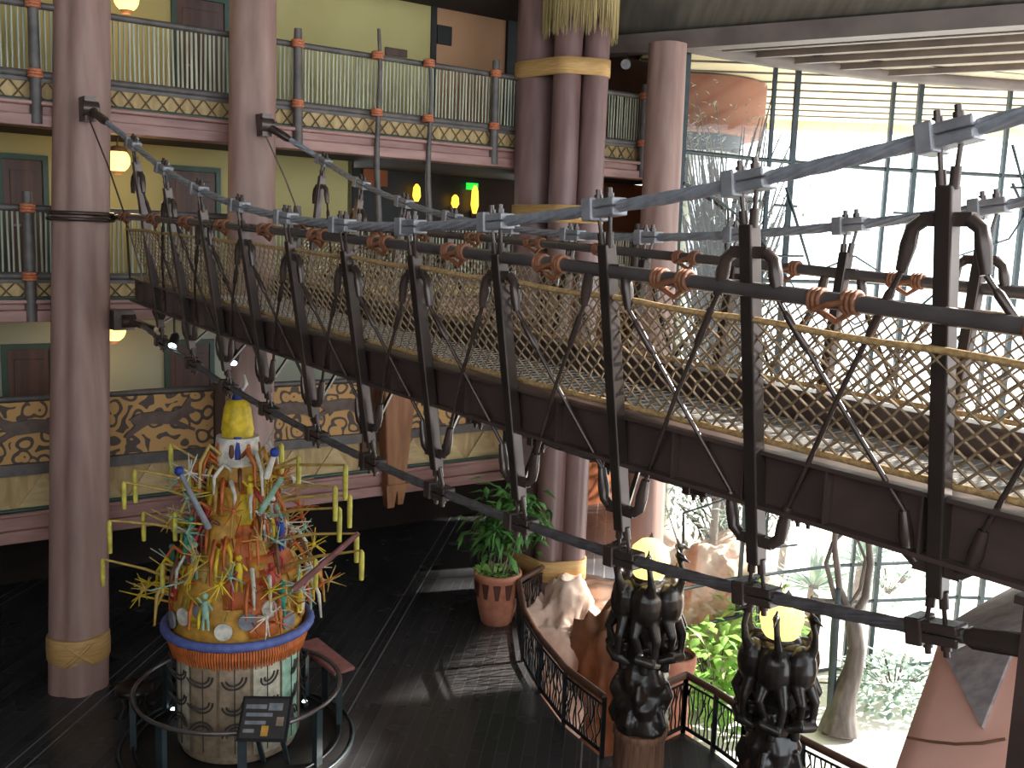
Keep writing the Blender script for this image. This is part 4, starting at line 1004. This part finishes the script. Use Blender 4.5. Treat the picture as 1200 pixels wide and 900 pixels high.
# outer overhang with boards
oh = MB(); oh.box((12.1, wp[2].y+4.6, zh+.35), (17.8, 15, .2)); struct(oh.build('ceiling_overhang', 'soffit'))
for k in range(9): struct(MB().box((12.1, wp[2].y-1.4+1.45*k, zh+.23), (17.8, .05, .06)).build('beam', 'beam'))
struct(MB().box((12.1, wp[2].y+12, zh+.15), (17.8, .3, .5)).build('trim_overhang', 'soffit'))
# big roof over the atrium and the far side of the hall behind the viewer
struct(MB().box((-4, 6, 17.5), (34, 36, .3)).build('ceiling', 'roof'))
struct(MB().box((-14.2, 6, 8.5), (.3, 26, 17.5)).build('wall_left', 'dark_wall'))
struct(MB().box((-2, -6.2, 3.5), (24, .3, 7.5)).build('wall_front', 'brown_wall'))  # unseen wall, kept low so sky light comes in over it
struct(MB().box((12.6, 15.6, (8.4+ZS)/2), (.3, 10.2, 8.4-ZS)).build('wall_sun_block', 'peach'))  # unseen wall, added to keep the sun off the nearer lobby floor
# ------------------------------------------------------------------ flared wall at bottom right
def TR(x, y, Zq): return at(x, y, Zq)
fl = thing('flared_wall', V3((TR(1120, 900, 9.5).x, TR(1120, 900, 9.5).y, 0)), 'smooth pink flared chimney wall with grey stone cap, bottom right corner', 'wall')
def flare():
    mb = MB(); rows = []
    # front outline from cap to foot; the face curves away at the left edge
    for (y, xl, xr, Zq) in ((756, 1100, 1290, 9.6), (790, 1090, 1290, 9.45), (830, 1076, 1290, 9.3), (870, 1062, 1290, 9.15), (905, 1050, 1290, 9.0), (960, 1030, 1290, 8.8)):
        row = []
        for q in np.linspace(0, 1, 13):
            x = xl+(xr-xl)*q; row.append(at(x, y, Zq+.9*(1-q)**2*.6-.5*q))
        row = [row[0]+V3((.75, 1.5, -.75))]+[row[0]+V3((.15, .35, -.12))]+row
        rows.append(row)
    n_ = len(rows[0]); vs = [p for r in rows for p in r]
    mb.add(vs, [(j*n_+i, j*n_+i+1, (j+1)*n_+i+1, (j+1)*n_+i) for j in range(len(rows)-1) for i in range(n_-1)], True)
    return mb, rows
fm, rows = flare(); fo2 = fm.build('face', 'fire', fl); q = fo2.modifiers.new('solid', 'SOLIDIFY'); q.thickness = .12; q.offset = -1
cp = MB(); top = rows[0][2:]
bk = [at(1100+(1290-1100)*t, 756+(650-756)*t**.8 if t < 1 else 650, 9.6+.55-.5*t+1.1*t) for t in np.linspace(0, 1, 13)]
n_ = 13; cp.add([p+Z*.02-V3((.0, .03, 0)) for p in top]+[V3((p.x, p.y, p.z)) for p in bk], [(i, i+1, n_+i+1, n_+i) for i in range(n_-1)], True)
co = cp.build('cap', 'slate', fl); q = co.modifiers.new('solid', 'SOLIDIFY'); q.thickness = .1; q.offset = 1
ins = MB()
def face_pt(x, y, e=.05):
    Zq = np.interp(y, [756, 790, 830, 870, 905], [9.6, 9.45, 9.3, 9.15, 9.0]); xl = np.interp(y, [756, 790, 830, 870, 905], [1100, 1090, 1076, 1062, 1050]); t = (x-xl)/(1290-xl)
    return at(x, y, Zq+.54*(1-t)**2-.5*t-e)
N1 = 8
tri_v = []; tri_f = []
for j in range(N1+1):
    for i in range(N1+1-j):
        u = i/N1; v = j/N1
        x = 1102+(1188-1102)*(u)+v*(1150-1102); y = 758+v*(852-758); tri_v.append(face_pt(x, y))
idx = {}; c_ = 0
for j in range(N1+1):
    for i in range(N1+1-j): idx[(i, j)] = c_; c_ += 1
for j in range(N1):
    for i in range(N1-j):
        tri_f.append((idx[(i, j)], idx[(i+1, j)], idx[(i, j+1)]))
        if i+j < N1-1: tri_f.append((idx[(i+1, j)], idx[(i+1, j+1)], idx[(i, j+1)]))
ins.add(tri_v, tri_f); io = ins.build('stone_inlay', 'slate', fl); q = io.modifiers.new('solid', 'SOLIDIFY'); q.thickness = .06
gv = MB(); gv.tube([face_pt(x, y, .01) for x, y in ((1063, 864), (1090, 869), (1120, 872), (1150, 871), (1178, 866))], .014, 6); gv.build('groove', 'rock_brown', fl)
# dark pier carrying the near end of the bridge
pp = B(2.155, NB+.06, 0); pier = thing('bridge_pier', V3((pp.x, pp.y, 0)), 'dark steel pier under the near bridge end, at right edge', 'pier')
MB().frame_box(V3((pp.x, pp.y, 0)), dp, nn, Z, ((-.16, .12), (-.12, .12), (0, H+flz(2.0)-.43))).build('shaft', 'girder', pier)
MB().frame_box(V3((pp.x, pp.y, H+flz(2.0)-.45)), dp, nn, Z, ((-.2, .16), (-.16, .16), (-.05, 0))).build('head_plate', 'girder', pier)
# ------------------------------------------------------------------ outdoors
def tree(c, h, r, label, leafm, nleaf, ntw, seed, grp=None, name='garden_tree', lsz=.35, zlo=.15, zhi=.6):
    random.seed(seed); o = thing(name, c, label, 'tree', grp)
    tk = MB(); tips_ = []
    tk.tube([c, c+Z*h*.35+V3((.15, 0, 0)), c+Z*h*max(.6, zhi)], [.16, .12, .07], 8)
    for k in range(ntw):
        a = random.uniform(0, 2*PI); z = h*random.uniform(zlo, zhi); p = c+Z*z
        q = c+V3((math.cos(a)*r*random.uniform(.4, 1), math.sin(a)*r*random.uniform(.4, 1), z+h*random.uniform(.1, .45)))
        m_ = p.lerp(q, .5)+V3((random.uniform(-.3, .3), random.uniform(-.3, .3), random.uniform(-.1, .4)))
        tk.tube([p, m_, q], [.06, .04, .015], 5); tips_ += [m_, q, q]
    tk.build('trunk', 'twig', o)
    lf = MB()
    for k in range(nleaf):
        b_ = random.choice(tips_); p = b_+V3((random.gauss(0, r*.18), random.gauss(0, r*.18), random.gauss(0, r*.2)))
        lf.leaf(p, (random.uniform(-1, 1), random.uniform(-1, 1), random.uniform(-.6, .6)), (0, 0, 1), lsz*random.uniform(.6, 1.3), lsz*.16, .2)
    lf.build('foliage', leafm, o)
g_ = lambda x, y, Zq: V3((at(x, y, Zq).x, at(x, y, Zq).y, ZS))
tree(g_(856, 250, 27.8), 14.2, 1.7, 'twiggy grey tree beyond the left panes of the window', 'leaf_grey', 1600, 300, 3, lsz=.2, zlo=.45, zhi=.75)
tree(g_(846, 620, 30.5), 9.5, 2.0, 'pale blue-green tree behind the left carved lamp post', 'leaf_grey', 1500, 70, 4)
tree(g_(935, 400, 36), 11, 2.4, 'thin bare-looking tree outside behind the bridge netting', 'leaf_grey', 300, 60, 6, lsz=.2)
def bush(x, y, Zq, r, h, label, leafm, n_, seed, lsz=.4, cat='bush', name='leafy_bush'):
    random.seed(seed); c = g_(x, y, Zq); o = thing(name, c, label, cat)
    st = MB(); lf = MB()
    for k in range(16):
        a = random.uniform(0, 2*PI); q = c+V3((math.cos(a)*r*.6, math.sin(a)*r*.6, h*random.uniform(.6, 1))); st.tube([c, c.lerp(q, .5)+Z*.1, q], [.03, .02, .01], 5)
    for k in range(n_):
        a = random.uniform(0, 2*PI); q = math.sqrt(random.random()); p = c+V3((math.cos(a)*r*q, math.sin(a)*r*q, h*random.uniform(.15, 1)*(1-.4*q*q)))
        lf.leaf(p, (math.cos(a)*.8+random.uniform(-.6, .6), math.sin(a)*.8+random.uniform(-.6, .6), random.uniform(-.2, .8)), (0, 0, 1), lsz*random.uniform(.6, 1.2), lsz*.22, .35)
    st.build('stem', 'twig', o); lf.build('foliage', leafm, o)
bush(840, 800, 26, 1.3, 2.6, 'bright green broad-leaved bush beside the tan boulder outside', 'leaf_light', 420, 11, .6)
bush(884, 800, 28, 1.2, 3.4, 'green bush outside between the two carved lamp posts', 'leaf_light', 320, 12, .5)
bush(1045, 835, 27.6, 1.5, 1.2, 'low pale bush outside near the pink flared wall', 'leaf_grey', 500, 13, .35)
bush(1040, 700, 36, 2.0, 1.8, 'distant pale bush beyond the tree-shaped post', 'leaf_grey', 360, 15, .4)
def agave(x, y, Zq, label, seed):
    random.seed(seed); c = g_(x, y, Zq); c.z = at(x, y, Zq).z-.6; o = thing('agave_plant', V3((c.x, c.y, ZS)), label, 'plant'); lf = MB()
    for k in range(42):
        a = random.uniform(0, 2*PI); e = random.uniform(.2, 1.3); lf.leaf(c, (math.cos(a)*math.cos(e), math.sin(a)*math.cos(e), math.sin(e)), (0, 0, 1), random.uniform(1.0, 1.6), .09, .12)
    lf.build('leaves', 'leaf_grey', o)
    tk = MB(); tk.tube([V3((c.x, c.y, ZS)), c+Z*.15], [.3, .16], 10); tk.build('trunk', 'twig', o)
agave(955, 668, 31, 'spiky pale agave beyond the window, right of the right carved post', 21)
agave(1012, 640, 34, 'smaller spiky agave farther back, behind the looping branches', 22)
p = g_(836, 720, 29.5); rock('boulder', V3((p.x, p.y, -2.6)), 1.7, 'large tan boulder outside behind the left carved post', 'rock', (1.1, .8, 1.1), 7)
p = g_(775, 700, 33); rock('boulder', V3((p.x, p.y, -3.2)), 1.7, 'distant grey-tan boulder outside under the pale tree', 'rock', (1.2, .8, .9), 8)
# neighbouring round tower of the building seen through the left panes
tc = at(798, 130, 31.2)
rt = thing('round_tower', V3((tc.x, tc.y, ZS)), 'rounded terracotta wing of the building seen through the upper left panes', 'building')
zm_ = at(850, 152, 28.6).z; ct = V3((tc.x, tc.y, 0))
MB().lathe(ct, [(2.5, zm_), (2.62, zm_+.1), (2.62, zh+.2)], 48).build('drum', 'terra', rt)
MB().lathe(ct, [(1.9, zm_-.5), (2.0, zm_+.05)], 40).build('dark_band', 'black', rt)  # dark glass band set back under the drum
MB().lathe(ct, [(.5, ZS), (.45, zm_-.45)], 24).build('pillar', 'cream_low', rt)
for k, (x, y) in enumerate(((202, 405), (273, 425))):
    q = at(x, y, 16.0-k*.7); o = thing('bridge_spotlight', q, ('small white spotlight under the far bridge end, near the globe lamp', 'small white spotlight under the bridge directly above the yellow mask top')[k], 'spotlight')
    dq = (V3((0, -.7, -.7))).normalized()
    MB().tube([q-dq*.25, q-dq*.2, q], [.04, .07, .08], 12).build('housing', 'black', o); MB().tube([q, q+dq*.015], [.066, .06], 12).build('lens', 'spot', o)
    MB().tube([q-dq*.15, q-dq*.15+Z*.5], .02, 6).build('hanger', 'black', o)
# small ceiling spot by the cluster column
cs = at(735, 72, 23.2); o = thing('ceiling_spotlight', cs, 'small pale spotlight on dark wall right of the thatch', 'lamp')
MB().tube([cs, cs+V3((-.05, -.18, -.1))], [.07, .12], 14).build('housing', 'clamp', o); MB().tube([cs, cs+V3((.05, .5, .25))], .02, 6).build('arm', 'iron', o)
# ------------------------------------------------------------------ light
w = bpy.data.worlds.new('sky'); S.world = w; w.use_nodes = True
bg = w.node_tree.nodes['Background']; bg.inputs[0].default_value = (.86, .95, 1, 1); bg.inputs[1].default_value = 3.9
sd = bpy.data.lights.new('sun', 'SUN'); sd.energy = 22; sd.angle = math.radians(1.5); sd.color = (1, .95, .86)
so = bpy.data.objects.new('sun', sd); COL.objects.link(so)
dirn = V3((.9, .3, .52)).normalized(); so.rotation_euler = dirn.to_track_quat('Z', 'Y').to_euler(); so.location = (30, 30, 30)
vs_ = S.view_settings; vs_.view_transform = 'Standard'; vs_.look = 'None'; vs_.gamma = 1; vs_.use_curve_mapping = False; vs_.exposure = 0.0
S.cycles.use_denoising = True; S.cycles.max_bounces = 8; S.cycles.diffuse_bounces = 4; S.cycles.transparent_max_bounces = 16
S.cycles.caustics_reflective = False; S.cycles.caustics_refractive = False; S.cycles.sample_clamp_indirect = 6
for o in bpy.data.objects:
    if '_w' in o: del o['_w']
